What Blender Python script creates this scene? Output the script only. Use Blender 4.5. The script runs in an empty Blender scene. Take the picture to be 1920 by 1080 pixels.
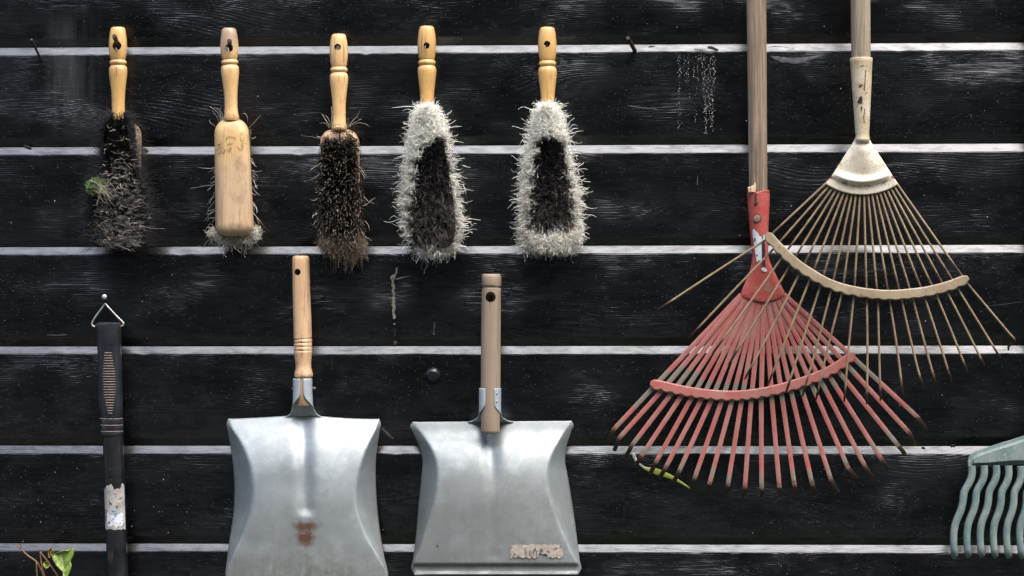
import bpy, bmesh, math, random
import numpy as np
from mathutils import Vector, Matrix

random.seed(7)
rng = np.random.default_rng(11)
SC = bpy.context.scene
COL = SC.collection
R = math.radians

# ------------------------------------------------------------------ camera
ZC = 1.25                    # height of the picture centre above the ground
DIST = 3.2                   # camera to wall
PXM = 1400.0                 # photo pixels per metre on the wall (1920 px wide photo)
YAW, ROLL = R(1.95), R(0.1)
cam_d = bpy.data.cameras.new('camera')
cam = bpy.data.objects.new('camera', cam_d)
COL.objects.link(cam)
SC.camera = cam
cam_d.sensor_width = 36.0
cam_d.lens = 36.0 * DIST / (1920 / PXM)
cam_d.clip_start = 0.05
cam_d.clip_end = 500.0
C_LOC = Vector((DIST * math.sin(YAW), -DIST * math.cos(YAW), ZC))
fwd = (Vector((0, 0, ZC)) - C_LOC).normalized()
rgt = fwd.cross(Vector((0, 0, 1))).normalized()
upv = rgt.cross(fwd).normalized()
r2 = rgt * math.cos(ROLL) - upv * math.sin(ROLL)
u2 = rgt * math.sin(ROLL) + upv * math.cos(ROLL)
cam.matrix_world = Matrix(((r2.x, u2.x, -fwd.x, C_LOC.x), (r2.y, u2.y, -fwd.y, C_LOC.y),
                           (r2.z, u2.z, -fwd.z, C_LOC.z), (0, 0, 0, 1)))

def P(px, py, d=0.0):
    """photo pixel -> the point that lies d metres in front of the wall"""
    a = (px - 960) / PXM / DIST
    b = (540 - py) / PXM / DIST
    v = fwd + r2 * a + u2 * b
    t = (-d - C_LOC.y) / v.y
    return C_LOC + v * t

def S(d=0.0):
    return (1 - d / DIST) / PXM

# ------------------------------------------------------------------ sky, sun, exposure
SUN_EL, SUN_AZ = R(60), R(32)        # azimuth measured from straight out of the wall towards the right
w = bpy.data.worlds.new('World')
SC.world = w
w.use_nodes = True
wn = w.node_tree
bg = wn.nodes['Background']
sky = wn.nodes.new('ShaderNodeTexSky')
sky.sky_type = 'NISHITA'
sky.sun_disc = False
sky.sun_elevation = SUN_EL
sky.sun_rotation = math.pi - SUN_AZ
sky.air_density = 1.0
sky.dust_density = 2.0
sky.ozone_density = 1.0
wn.links.new(sky.outputs[0], bg.inputs[0])
bg.inputs[1].default_value = 0.15
sd = bpy.data.lights.new('sun', 'SUN')
sd.energy = 0.95
sd.angle = R(58)
sd.color = (1.0, 0.995, 0.985)
sun = bpy.data.objects.new('sun', sd)
COL.objects.link(sun)
sv = Vector((math.sin(SUN_AZ) * math.cos(SUN_EL), -math.cos(SUN_AZ) * math.cos(SUN_EL), math.sin(SUN_EL)))
sun.rotation_euler = (-sv).to_track_quat('-Z', 'Y').to_euler()
sun.location = (1, -3, 6)
SC.view_settings.view_transform = 'Standard'
SC.view_settings.look = 'None'
SC.view_settings.exposure = 2.2
SC.view_settings.gamma = 1.0
SC.cycles.max_bounces = 24
SC.cycles.diffuse_bounces = 20
SC.cycles.transmission_bounces = 20
SC.cycles.glossy_bounces = 4

# ------------------------------------------------------------------ material helpers
class G:
    def __init__(self, name):
        self.m = bpy.data.materials.new(name)
        self.m.use_nodes = True
        self.t = self.m.node_tree
        self.b = self.t.nodes['Principled BSDF']
    def put(self, inp, v):
        if isinstance(v, bpy.types.NodeSocket):
            self.t.links.new(v, inp)
        elif isinstance(v, tuple) and len(v) == 3 and inp.type == 'RGBA':
            inp.default_value = (*v, 1)
        else:
            inp.default_value = v
    def n(self, typ, ins=None, **props):
        nd = self.t.nodes.new('ShaderNode' + typ)
        for k, v in props.items():
            setattr(nd, k, v)
        for k, v in (ins or {}).items():
            self.put(nd.inputs[k], v)
        return nd
    def obj(self):
        return self.n('TexCoord').outputs['Object']
    def pos(self):
        return self.n('NewGeometry').outputs['Position']
    def rnd(self):
        return self.n('ObjectInfo').outputs['Random']
    def attr(self, name, out='Color'):
        return self.n('Attribute', attribute_name=name).outputs[out]
    def ma(self, op, a, b=0.0, c=0.0, clamp=False):
        return self.n('Math', {0: a, 1: b, 2: c}, operation=op, use_clamp=clamp).outputs[0]
    def vm(self, op, a, b):
        return self.n('VectorMath', {0: a, 1: b}, operation=op).outputs[0]
    def mapp(self, v, scale=(1, 1, 1), loc=(0, 0, 0), rot=(0, 0, 0)):
        return self.n('Mapping', {'Vector': v, 'Scale': scale, 'Location': loc, 'Rotation': rot}).outputs[0]
    def noise(self, v, scale=5.0, detail=4.0, rough=0.55, dist=0.0):
        return self.n('TexNoise', {'Vector': v, 'Scale': scale, 'Detail': detail, 'Roughness': rough, 'Distortion': dist}).outputs['Fac']
    def voro(self, v, scale=5.0, rand=1.0):
        nd = self.n('TexVoronoi', {'Vector': v, 'Scale': scale, 'Randomness': rand})
        return nd.outputs['Distance'], nd.outputs['Color']
    def ramp(self, f, a, b, lo=0.0, hi=1.0):
        nd = self.n('MapRange', {'Value': f, 'From Min': a, 'From Max': b, 'To Min': lo, 'To Max': hi})
        nd.clamp = True
        return nd.outputs[0]
    def mix(self, f, a, b):
        nd = self.n('Mix', data_type='RGBA')
        self.put(nd.inputs[0], f); self.put(nd.inputs[6], a); self.put(nd.inputs[7], b)
        return nd.outputs[2]
    def sep(self, v):
        return self.n('SeparateXYZ', {0: v}).outputs
    def comb(self, x, y, z):
        return self.n('CombineXYZ', {0: x, 1: y, 2: z}).outputs[0]
    def bump(self, h, strength=0.3, dist=0.001):
        return self.n('Bump', {'Height': h, 'Strength': strength, 'Distance': dist}).outputs[0]
    def out(self, **k):
        names = dict(color='Base Color', rough='Roughness', metal='Metallic', normal='Normal', spec='Specular IOR Level',
                     coat='Coat Weight', coat_rough='Coat Roughness', trans='Transmission Weight', sheen='Sheen Weight',
                     sss='Subsurface Weight', ior='IOR')
        for kk, v in k.items():
            self.put(self.b.inputs[names[kk]], v)
        return self.m

def mat_plank():
    g = G('black_stained_board')
    o = g.obj(); rr = g.rnd()
    off = g.comb(g.ma('MULTIPLY', rr, 61.0), 0.0, g.ma('MULTIPLY', rr, 17.0))
    v = g.vm('ADD', o, off)
    # growth rings: lines that run along the board, bowed by slow noise
    warp = g.noise(g.mapp(v, (1.6, 1.0, 5.0)), 1.0, 2.0, 0.5)
    x, y, z = g.sep(v)
    zz = g.ma('ADD', z, g.ma('MULTIPLY', warp, 0.16))
    vv = g.comb(g.ma('MULTIPLY', x, 2.2), y, zz)
    rn = g.noise(g.mapp(vv, (5.0, 30.0, 300.0)), 1.0, 3.0, 0.6)
    wob = g.noise(g.mapp(v, (22.0, 20.0, 60.0)), 1.0, 3.0, 0.6)
    ph = g.ma('ADD', g.ma('MULTIPLY', zz, 2350.0), g.ma('MULTIPLY', wob, 7.0))
    wv = g.ma('MULTIPLY_ADD', g.ma('SINE', ph), 0.5, 0.5)
    ring = g.ma('ADD', g.ma('MULTIPLY', wv, 0.30), g.ma('MULTIPLY', rn, 0.70))
    fine = g.noise(g.mapp(v, (14.0, 200.0, 900.0)), 1.0, 3.0, 0.6)
    big = g.noise(g.mapp(v, (11.0, 6.0, 17.0)), 1.0, 3.0, 0.5)
    zone = g.noise(g.mapp(v, (2.5, 2.0, 5.0), (1, 4, 2)), 1.0, 2.0)
    patch = g.ramp(g.ma('ADD', g.ma('MULTIPLY', big, 0.75), g.ma('ADD', g.ma('MULTIPLY', zone, 0.25), g.ma('MULTIPLY', g.ma('SUBTRACT', rr, 0.5), 0.05))), 0.46, 0.70)
    blot = g.noise(g.mapp(v, (9.0, 9.0, 14.0), (3, 0, 5)), 1.0, 5.0, 0.6)
    sawn = g.noise(g.mapp(v, (150.0, 20.0, 10.0)), 1.0, 2.0, 0.5)
    h = g.ma('ADD', g.ma('MULTIPLY', ring, g.ramp(patch, 0, 1, 0.16, 0.85)), g.ma('MULTIPLY', fine, g.ramp(patch, 0, 1, 0.20, 0.5)))
    h = g.ma('ADD', h, g.ma('MULTIPLY', sawn, 0.05))
    # the bevels are planed smoother than the sawn faces
    tnz = g.sep(g.n('NewGeometry').outputs['True Normal'])[2]
    h = g.ma('MULTIPLY', h, g.ramp(tnz, 0.15, 0.4, 1.0, 0.22))
    scuff = g.noise(g.mapp(v, (40.0, 160.0, 160.0), (7, 1, 3)), 1.0, 4.0, 0.65)
    # worn, dusty pale film, blue-grey on ring crests to paint in sky glints
    worn = g.ma('MULTIPLY', g.ramp(ring, 0.52, 0.68), patch)
    worn = g.ma('ADD', worn, g.ramp(blot, 0.55, 0.85, 0, 0.3), clamp=True)
    col = g.mix(worn, (0.0009, 0.0009, 0.0011), (0.010, 0.012, 0.016))
    # rain-washed smears where dust has run down near the left edge of the wall
    px, py, pz = g.sep(g.pos())
    a0 = P(75, 100).x; a1 = P(195, 100).x; z0 = P(0, 268).z; z1 = P(0, 12).z
    sm = g.ma('MULTIPLY', g.ramp(px, a0, a0 + 0.045), g.ramp(px, a1, a1 - 0.06))
    sm = g.ma('MULTIPLY', sm, g.ma('MULTIPLY', g.ramp(pz, z0, z0 + 0.07), g.ramp(pz, z1, z1 - 0.05)))
    run = g.noise(g.mapp(g.pos(), (55.0, 8.0, 4.0)), 1.0, 4.0, 0.6)
    sm = g.ma('MULTIPLY', sm, g.ramp(run, 0.36, 0.66))
    col = g.mix(g.ma('MULTIPLY', sm, 0.8), col, (0.085, 0.086, 0.085))
    # specks of lime, dust and seeds
    d1, c1 = g.voro(g.mapp(v, (1, 1, 1.15)), 125.0)
    k1 = g.sep(c1)
    dens = g.noise(g.mapp(v, (3.0, 3.0, 6.0), (9, 2, 1)), 1.0, 3.0)
    s1 = g.ma('MULTIPLY', g.ma('LESS_THAN', d1, g.ma('MULTIPLY', k1[1], 0.11)), g.ma('GREATER_THAN', g.ma('ADD', k1[0], g.ma('MULTIPLY', dens, 0.45)), 1.15))
    d2, c2 = g.voro(v, 330.0)
    k2 = g.sep(c2)
    s2 = g.ma('MULTIPLY', g.ma('LESS_THAN', d2, 0.32), g.ma('GREATER_THAN', g.ma('ADD', k2[0], g.ma('MULTIPLY', dens, 0.5)), 1.13))
    col = g.mix(g.ma('MULTIPLY', s2, 0.4), col, (0.06, 0.058, 0.056))
    col = g.mix(s1, col, g.mix(k1[2], (0.10, 0.098, 0.095), (0.34, 0.33, 0.31)))
    sp = g.ma('MAXIMUM', s1, s2)
    rough = g.ramp(g.ma('ADD', g.ma('MULTIPLY', blot, 0.7), g.ma('MULTIPLY', big, 0.3)), 0.3, 0.7, 0.20, 0.34)
    return g.out(color=col, rough=rough, spec=g.ramp(g.ma('ADD', g.ma('MULTIPLY', scuff, 0.6), g.ma('MULTIPLY', blot, 0.4)), 0.34, 0.56, 0.42, 0.82), normal=g.bump(h, 0.6, 0.0018), coat=g.ramp(scuff, 0.38, 0.5, 0.05, 0.2), coat_rough=0.18)

def mat_wood(name, c_light, c_dark, rough=0.42, coat=0.15, grain=1.0, dirt=0.3, dirt_col=(0.10, 0.06, 0.035), upper=None):
    g = G(name)
    o = g.obj(); rr = g.rnd()
    v = g.vm('ADD', o, g.comb(g.ma('MULTIPLY', rr, 5.0), g.ma('MULTIPLY', rr, 3.0), 0.0))
    warp = g.noise(g.mapp(v, (25, 25, 6)), 1.0, 2.0)
    a = g.noise(g.mapp(v, (130, 130, 7)), 1.0, 4.0, 0.6, 0.4)
    b = g.noise(g.mapp(v, (520, 520, 22)), 1.0, 3.0, 0.6)
    f = g.ma('ADD', g.ma('MULTIPLY', a, 0.65), g.ma('MULTIPLY', b, 0.35))
    f = g.ramp(f, 0.5 - 0.22 / grain, 0.5 + 0.22 / grain)
    col = g.mix(f, c_dark, c_light)
    if upper:
        zz = g.ma('ADD', g.sep(o)[2], g.ma('MULTIPLY', g.ma('SUBTRACT', a, 0.5), 0.05))
        col = g.mix(g.ramp(zz, upper[0], upper[1]), col, upper[2])
    st = g.noise(g.mapp(v, (40, 40, 28), (2, 3, 1)), 1.0, 5.0, 0.65)
    st2 = g.noise(g.mapp(v, (300, 300, 90)), 1.0, 3.0, 0.6)
    dm = g.ma('MULTIPLY', g.ramp(st, 0.52, 0.75), dirt)
    dm = g.ma('ADD', dm, g.ma('MULTIPLY', g.ramp(st2, 0.66, 0.74), dirt), clamp=True)
    col = g.n('HueSaturation', {'Value': g.ramp(rr, 0, 1, 0.86, 1.06), 'Saturation': g.ramp(rr, 0, 1, 1.05, 0.92), 'Color': col}).outputs[0]
    col = g.mix(dm, col, dirt_col)
    ln = g.noise(g.mapp(v, (420, 420, 9), (1, 5, 2)), 1.0, 3.0, 0.6)
    col = g.mix(g.ma('MULTIPLY', g.ramp(ln, 0.58, 0.66), 0.65), col, dirt_col)
    return g.out(color=col, rough=g.ramp(st, 0.3, 0.7, rough - 0.08, rough + 0.12), coat=coat, coat_rough=0.2,
                 normal=g.bump(g.ma('ADD', f, g.ma('MULTIPLY', st, 0.6)), 0.25, 0.0006))

def mat_fibre(name, rough=0.6, spec=0.3):
    g = G(name)
    g.out(color=g.attr('Col'), rough=rough, spec=spec)
    tr = g.n('BsdfTranslucent', {'Color': g.attr('Col')}).outputs[0]
    mx = g.n('MixShader', {0: 0.10, 1: g.b.outputs[0], 2: tr}).outputs[0]
    g.t.links.new(mx, g.t.nodes['Material Output'].inputs[0])
    return g.m

def mat_zinc(name, tint, grime_shade_amt, rough0, metal0=0.6):
    g = G(name)
    o = g.obj(); p = o
    big = g.noise(g.mapp(p, (9, 9, 9)), 1.0, 4.0, 0.6)
    d, c = g.voro(g.mapp(g.vm('ADD', p, g.vm('MULTIPLY', g.n('TexNoise', {'Vector': p, 'Scale': 30.0}).outputs['Color'], (0.02, 0.02, 0.02))), (1, 1, 1)), 55.0)
    sp = g.sep(c)[0]
    fine = g.noise(p, 420.0, 3.0, 0.6)
    streak = g.noise(g.mapp(p, (160, 160, 5)), 1.0, 3.0, 0.6)
    f = g.ma('ADD', g.ma('MULTIPLY', big, 0.45), g.ma('ADD', g.ma('MULTIPLY', sp, 0.09), g.ma('ADD', g.ma('MULTIPLY', fine, 0.22), g.ma('MULTIPLY', streak, 0.15))))
    col = g.mix(g.ramp(f, 0.3, 0.75), tuple(x * 0.66 for x in tint), tuple(x * 1.08 for x in tint))
    ox = g.ma('MULTIPLY', g.ramp(g.noise(p, 38.0, 5.0, 0.7), 0.5, 0.68), 0.35)
    sc1 = g.noise(g.mapp(p, (500, 300, 9), (0, 0, 0), (0, 0.5, 0)), 1.0, 2.0, 0.5)
    sc2 = g.noise(g.mapp(p, (420, 300, 12), (3, 0, 0), (0, -0.9, 0)), 1.0, 2.0, 0.5)
    scr = g.ma('MAXIMUM', g.ramp(sc1, 0.68, 0.74), g.ramp(sc2, 0.69, 0.75))
    col = g.mix(ox, col, tuple(min(x * 1.35, 0.8) for x in tint))
    col = g.mix(g.ma('MULTIPLY', scr, 0.4), col, tuple(x * 0.5 for x in tint))
    grime_shade = g.attr('grime_shade', 'Fac')
    n2 = g.noise(p, 45.0, 5.0, 0.7)
    gm = g.ma('MULTIPLY', grime_shade, g.ramp(g.ma('ADD', g.ma('MULTIPLY', n2, 0.7), g.ma('MULTIPLY', streak, 0.3)), 0.25, 0.68))
    gm = g.ma('MULTIPLY', gm, grime_shade_amt, clamp=True)
    col = g.mix(gm, col, (0.118, 0.112, 0.090))  # dirt colour that also paints in the pan's darker lower reflection
    dk = g.ma('GREATER_THAN', g.noise(p, 160.0, 4.0, 0.7), 0.715)
    col = g.mix(g.ma('MULTIPLY', dk, 0.6), col, (0.09, 0.06, 0.04))
    rust = g.attr('rust', 'Fac')
    rm = g.ramp(g.ma('ADD', rust, g.ma('MULTIPLY', g.ma('SUBTRACT', g.noise(p, 130.0, 5.0, 0.7), 0.5), 0.9)), 0.35, 0.75)
    col = g.mix(rm, col, (0.075, 0.032, 0.014))
    metal = g.ma('SUBTRACT', metal0, g.ma('MULTIPLY', g.ma('MAXIMUM', gm, rm), metal0 * 0.85))
    rough = g.ma('ADD', g.ramp(g.ma('ADD', g.ma('MULTIPLY', big, 0.5), g.ma('MULTIPLY', n2, 0.5)), 0.35, 0.65, rough0 - 0.05, rough0 + 0.14), g.ma('MULTIPLY', g.ma('MAXIMUM', gm, rm), 0.3), clamp=True)
    return g.out(color=col, rough=rough, metal=metal, normal=g.bump(g.ma('ADD', g.ma('ADD', big, g.ma('MULTIPLY', sp, 0.01)), g.ma('MULTIPLY', fine, 0.15)), 0.3, 0.0025))

def mat_paint_worn(name, paint, paint2, bare, rust, rough=0.5, chips=0.0, speck=0.0):
    """paint with bare metal where attribute 'worn' says so and rust where 'rusty' says so"""
    g = G(name)
    p = g.obj()
    n1 = g.noise(p, 35.0, 4.0, 0.6)
    n2 = g.noise(p, 260.0, 4.0, 0.65)
    n3 = g.noise(p, 110.0, 5.0, 0.7)
    col = g.mix(g.ramp(n1, 0.35, 0.65), paint, paint2)
    col = g.mix(g.ramp(n2, 0.5, 0.75, 0, 0.5), col, bare)
    worn = g.ma('ADD', g.attr('worn', 'Fac'), g.ma('MULTIPLY', g.ma('SUBTRACT', n3, 0.5), 1.1))
    col = g.mix(g.ramp(worn, 0.42, 0.62), col, g.mix(n2, bare, tuple(x * 0.6 for x in bare)))
    rs = g.ma('ADD', g.attr('rusty', 'Fac'), g.ma('MULTIPLY', g.ma('SUBTRACT', n3, 0.5), 1.0))
    col = g.mix(g.ramp(rs, 0.4, 0.66), col, g.mix(n2, rust, tuple(x * 0.45 for x in rust)))
    if chips > 0:
        col = g.mix(g.ma('MULTIPLY', g.ramp(n3, 0.6, 0.66), chips), col, rust)
    if speck > 0:
        dd, cc = g.voro(p, 420.0)
        k = g.sep(cc)
        col = g.mix(g.ma('MULTIPLY', g.ma('MULTIPLY', g.ma('LESS_THAN', dd, 0.3), g.ma('GREATER_THAN', k[0], 0.82)), speck), col, rust)
    return g.out(color=col, rough=g.ramp(n3, 0.3, 0.7, rough - 0.08, rough + 0.15), normal=g.bump(n3, 0.3, 0.0006))

def mat_simple(name, c1, c2, rough=0.6, scale=60.0, metal=0.0, bump=0.2, speck=None, spec=0.5, sss=0.0):
    g = G(name)
    p = g.obj()
    n1 = g.noise(p, scale, 5.0, 0.6)
    col = g.mix(g.ramp(n1, 0.35, 0.65), c1, c2)
    if speck:
        n2 = g.noise(p, scale * 5.5, 4.0, 0.65)
        col = g.mix(g.ramp(n2, speck[1], speck[1] + 0.06), col, speck[0])
    return g.out(color=col, rough=g.ramp(n1, 0.3, 0.7, max(rough - 0.1, 0.02), min(rough + 0.1, 1)), metal=metal, spec=spec,
                 normal=g.bump(n1, bump, 0.001))

def mat_leaf(name):
    g = G(name)
    p = g.obj()
    c = g.attr('Col')
    n = g.noise(p, 120.0, 4.0)
    hsv = g.n('HueSaturation', {'Value': g.ramp(n, 0.3, 0.7, 0.75, 1.2), 'Color': c}).outputs[0]
    return g.out(color=hsv, rough=0.7, normal=g.bump(n, 0.3, 0.001))

M_PLANK = mat_plank()
M_HONEY = mat_wood('varnished_beech', (0.76, 0.475, 0.185), (0.62, 0.35, 0.115), 0.38, 0.3, 1.1, 0.4, (0.24, 0.12, 0.05))
M_PINKWOOD = mat_wood('worn_beech', (0.70, 0.49, 0.29), (0.55, 0.35, 0.19), 0.5, 0.05, 0.9, 0.6, (0.20, 0.12, 0.08))
M_HONEYGREY = mat_wood('varnish_worn_off_beech', (0.76, 0.475, 0.185), (0.62, 0.35, 0.115), 0.38, 0.3, 1.1, 0.4, (0.24, 0.12, 0.05), (0.262, 0.275, (0.37, 0.245, 0.14)))
M_BACK = mat_wood('handled_beech_back', (0.68, 0.475, 0.28), (0.54, 0.355, 0.20), 0.5, 0.06, 1.2, 1.0, (0.27, 0.165, 0.10), (0.105, 0.135, (0.72, 0.46, 0.20)))
M_BLOCK = mat_wood('dusty_brush_wood', (0.36, 0.25, 0.16), (0.25, 0.16, 0.10), 0.6, 0.0, 0.9, 0.6, (0.08, 0.06, 0.045))
M_PANWOOD = mat_wood('orange_pine', (0.68, 0.43, 0.22), (0.50, 0.28, 0.125), 0.45, 0.12, 0.9, 0.6, (0.12, 0.075, 0.045))
M_RAWWOOD = mat_wood('raw_beech', (0.36, 0.27, 0.185), (0.27, 0.195, 0.13), 0.62, 0.0, 0.9, 0.35, (0.16, 0.11, 0.075))
M_RAKEWOOD = mat_wood('weathered_ash_pole', (0.335, 0.235, 0.14), (0.125, 0.082, 0.047), 0.6, 0.0, 1.9, 0.5, (0.10, 0.07, 0.05))
M_RAKEWOOD2 = mat_wood('greyed_ash_pole', (0.41, 0.32, 0.20), (0.19, 0.143, 0.085), 0.6, 0.0, 1.9, 0.5, (0.10, 0.08, 0.06))
M_FIBRE = mat_fibre('bristle')
M_ZINC = mat_zinc('galvanised_sheet', (0.345, 0.372, 0.36), 0.9, 0.43, 0.5)
M_ZINC2 = mat_zinc('dull_zinc_sheet', (0.32, 0.342, 0.325), 1.1, 0.44, 0.5)
M_SOCKET = mat_zinc('paler_zinc_socket', (0.50, 0.535, 0.545), 0.5, 0.45, 0.25)  # paler copy of the zinc, brightened against dark reflections in the sockets
M_RED = mat_paint_worn('chipped_red_paint', (0.40, 0.05, 0.038), (0.42, 0.09, 0.072), (0.27, 0.225, 0.165), (0.10, 0.055, 0.03), 0.5)
M_REDTINE = mat_paint_worn('sun_faded_red_paint', (0.40, 0.095, 0.075), (0.40, 0.165, 0.135), (0.27, 0.225, 0.165), (0.10, 0.055, 0.03), 0.55)
M_CREAM = mat_paint_worn('rust_flecked_cream_paint', (0.72, 0.64, 0.50), (0.58, 0.49, 0.34), (0.36, 0.26, 0.13), (0.21, 0.085, 0.035), 0.5, 0.35, 0.8)
M_FERRULE = mat_paint_worn('flaking_cream_paint', (0.60, 0.50, 0.35), (0.44, 0.33, 0.18), (0.34, 0.24, 0.11), (0.20, 0.08, 0.035), 0.5, 0.6, 0.9)
M_CREAMBAR = mat_paint_worn('rusted_cream_bar', (0.37, 0.285, 0.18), (0.28, 0.205, 0.12), (0.30, 0.20, 0.11), (0.13, 0.06, 0.03), 0.55, 0.5, 0.8)
M_WIRE = mat_paint_worn('rusty_wire', (0.31, 0.225, 0.12), (0.19, 0.12, 0.06), (0.34, 0.27, 0.165), (0.10, 0.047, 0.025), 0.55, 0.5)
M_GREEN = mat_simple('scuffed_green_enamel', (0.115, 0.185, 0.17), (0.21, 0.245, 0.215), 0.6, 45.0, bump=0.4, speck=((0.34, 0.31, 0.25), 0.59))
M_RUBBER = mat_simple('black_rubber', (0.014, 0.015, 0.018), (0.022, 0.022, 0.025), 0.36, 50.0)
M_SHAFT = mat_simple('black_painted_tube', (0.005, 0.006, 0.006), (0.012, 0.011, 0.011), 0.4, 40.0, speck=((0.13, 0.065, 0.04), 0.66))
M_TAN = mat_simple('dusty_rubber_edge', (0.30, 0.225, 0.165), (0.20, 0.15, 0.11), 0.8, 200.0)
M_NAIL = mat_simple('dark_nail_steel', (0.06, 0.04, 0.03), (0.10, 0.075, 0.06), 0.5, 300.0, 0.6)
M_NAILHEAD = mat_simple('bare_nail_steel', (0.40, 0.38, 0.37), (0.28, 0.26, 0.25), 0.4, 300.0, 0.8)
M_WIREZ = mat_simple('zinc_wire', (0.62, 0.56, 0.48), (0.40, 0.32, 0.24), 0.45, 250.0, 0.6)
M_BOLT = mat_simple('gloss_black_bolt', (0.006, 0.006, 0.007), (0.014, 0.014, 0.015), 0.25, 80.0)
M_MUD = mat_simple('dried_pale_mud', (0.30, 0.26, 0.215), (0.19, 0.165, 0.14), 0.9, 200.0)
M_LIME = mat_simple('dried_lime_splash', (0.50, 0.46, 0.41), (0.36, 0.33, 0.29), 0.9, 200.0)
M_SCRATCH = mat_simple('scraped_stain', (0.045, 0.043, 0.045), (0.02, 0.02, 0.02), 0.7, 90.0)
M_KNOT = mat_simple('dark_knot', (0.004, 0.004, 0.004), (0.03, 0.025, 0.02), 0.7, 90.0)
M_GREYWOOD = mat_simple('split_grey_wood', (0.13, 0.12, 0.12), (0.05, 0.047, 0.05), 0.7, 160.0)
M_PAPER = mat_simple('torn_paper', (0.44, 0.41, 0.37), (0.28, 0.25, 0.21), 0.85, 90.0, speck=((0.07, 0.06, 0.05), 0.6))
M_PAPER2 = mat_simple('browned_paper', (0.31, 0.255, 0.195), (0.40, 0.345, 0.275), 0.85, 110.0, speck=((0.24, 0.17, 0.12), 0.62))
M_STICK = mat_simple('white_sticker', (0.72, 0.73, 0.73), (0.58, 0.59, 0.59), 0.5, 100.0, speck=((0.25, 0.08, 0.06), 0.66))
M_INK = mat_simple('black_print', (0.015, 0.015, 0.017), (0.03, 0.03, 0.03), 0.5, 100.0)
M_PENCIL = mat_simple('faded_ink', (0.16, 0.10, 0.075), (0.26, 0.165, 0.11), 0.7, 400.0)
M_BLUEINK = mat_simple('blue_print', (0.10, 0.30, 0.42), (0.2, 0.4, 0.5), 0.5, 100.0)
M_GREENINK = mat_simple('green_print', (0.02, 0.13, 0.07), (0.03, 0.18, 0.1), 0.5, 100.0)
M_LEAF = mat_leaf('leaf')
M_STEM = mat_simple('brown_stem', (0.16, 0.075, 0.035), (0.26, 0.14, 0.06), 0.7, 140.0)

def mat_ground():
    g = G('trodden_gravel')
    p = g.pos()
    d, c = g.voro(p, 45.0)
    k = g.sep(c)[0]
    n = g.noise(p, 0.8, 5.0)
    col = g.mix(k, (0.035, 0.031, 0.026), (0.085, 0.08, 0.07))
    col = g.mix(g.ramp(n, 0.5, 0.62), col, (0.035, 0.055, 0.018))
    green = g.mix(g.noise(p, 9.0, 6.0, 0.7), (0.008, 0.011, 0.007), (0.030, 0.036, 0.022))  # near-black green for the added bank, so the boards reflect dark
    col = g.mix(g.ramp(g.sep(p)[2], 0.05, 0.5), col, green)
    return g.out(color=col, rough=0.9, normal=g.bump(g.ma('SUBTRACT', 1.0, d), 0.6, 0.01))
M_GROUND = mat_ground()

# ------------------------------------------------------------------ object helpers
def tag(o, label=None, cat=None, group=None, kind=None):
    if label: o['label'] = label
    if cat: o['category'] = cat
    if group: o['group'] = group
    if kind: o['kind'] = kind
    return o

def thing(name, loc, label, cat, group=None):
    o = bpy.data.objects.new(name, None)
    o.empty_display_size = 0.05
    o.location = loc
    COL.objects.link(o)
    return tag(o, label, cat, group)

ORG = {}
def origin(o):
    return ORG.get(o.name) if o.name in ORG else Vector(o.location)

def link_mesh(name, me, mat, parent=None, smooth=True, sharp=40, loc=None):
    """me is in world coordinates; it is moved to sit under its parent"""
    o = bpy.data.objects.new(name, me)
    COL.objects.link(o)
    if parent is not None:
        po = origin(parent)
        me.transform(Matrix.Translation(-po))
        o.parent = parent
        ORG[o.name] = po
    elif loc is not None:
        me.transform(Matrix.Translation(-Vector(loc)))
        o.location = loc
    if mat is not None:
        me.materials.append(mat)
    if smooth and len(me.polygons):
        me.polygons.foreach_set('use_smooth', np.ones(len(me.polygons), dtype=bool))
        if sharp:
            me.set_sharp_from_angle(angle=R(sharp))
    return o

def pydata(verts, faces):
    me = bpy.data.meshes.new('m')
    me.from_pydata([tuple(v) for v in verts], [], faces)
    me.update()
    return me

def fix_normals(me):
    bm = bmesh.new(); bm.from_mesh(me)
    bmesh.ops.recalc_face_normals(bm, faces=bm.faces)
    bm.to_mesh(me); bm.free()
    return me

def set_attr(me, name, vals):
    a = me.attributes.new(name, 'FLOAT', 'POINT')
    a.data.foreach_set('value', np.asarray(vals, dtype=np.float32))

def set_col(me, cols):
    a = me.attributes.new('Col', 'FLOAT_COLOR', 'POINT')
    c = np.ones((len(cols), 4), dtype=np.float32); c[:, :3] = cols
    a.data.foreach_set('color', c.ravel())

def lathe_pts(rows, seg=40, caps=(True, True)):
    """rows: (centre Vector, ra, rb) - elliptical rings perpendicular to the row-to-row axis; rb is measured off the wall"""
    verts, faces = [], []
    n = len(rows)
    for i, (c, ra, rb) in enumerate(rows):
        a = rows[max(i - 1, 0)][0]; b = rows[min(i + 1, n - 1)][0]
        ax = (b - a)
        ax = ax.normalized() if ax.length > 1e-9 else Vector((0, 0, -1))
        e2 = Vector((0, -1, 0)); e2 = (e2 - ax * e2.dot(ax)).normalized()
        e1 = ax.cross(e2).normalized()
        for k in range(seg):
            t = 2 * math.pi * k / seg
            verts.append(c + e1 * (ra * math.cos(t)) + e2 * (rb * math.sin(t)))
    for i in range(n - 1):
        for k in range(seg):
            k2 = (k + 1) % seg
            faces.append((i * seg + k, i * seg + k2, (i + 1) * seg + k2, (i + 1) * seg + k))
    if caps[0]: faces.append(tuple(range(seg - 1, -1, -1)))
    if caps[1]: faces.append(tuple((n - 1) * seg + k for k in range(seg)))
    return fix_normals(pydata(verts, faces))

def lathe_px(rows, seg=40, caps=(True, True)):
    """rows: (cx, cy, r_px, d[, rb_px])"""
    rr = []
    for r in rows:
        s = S(r[3])
        rr.append((P(r[0], r[1], r[3]), r[2] * s, (r[4] if len(r) > 4 else r[2]) * s))
    return lathe_pts(rr, seg, caps)

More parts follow.
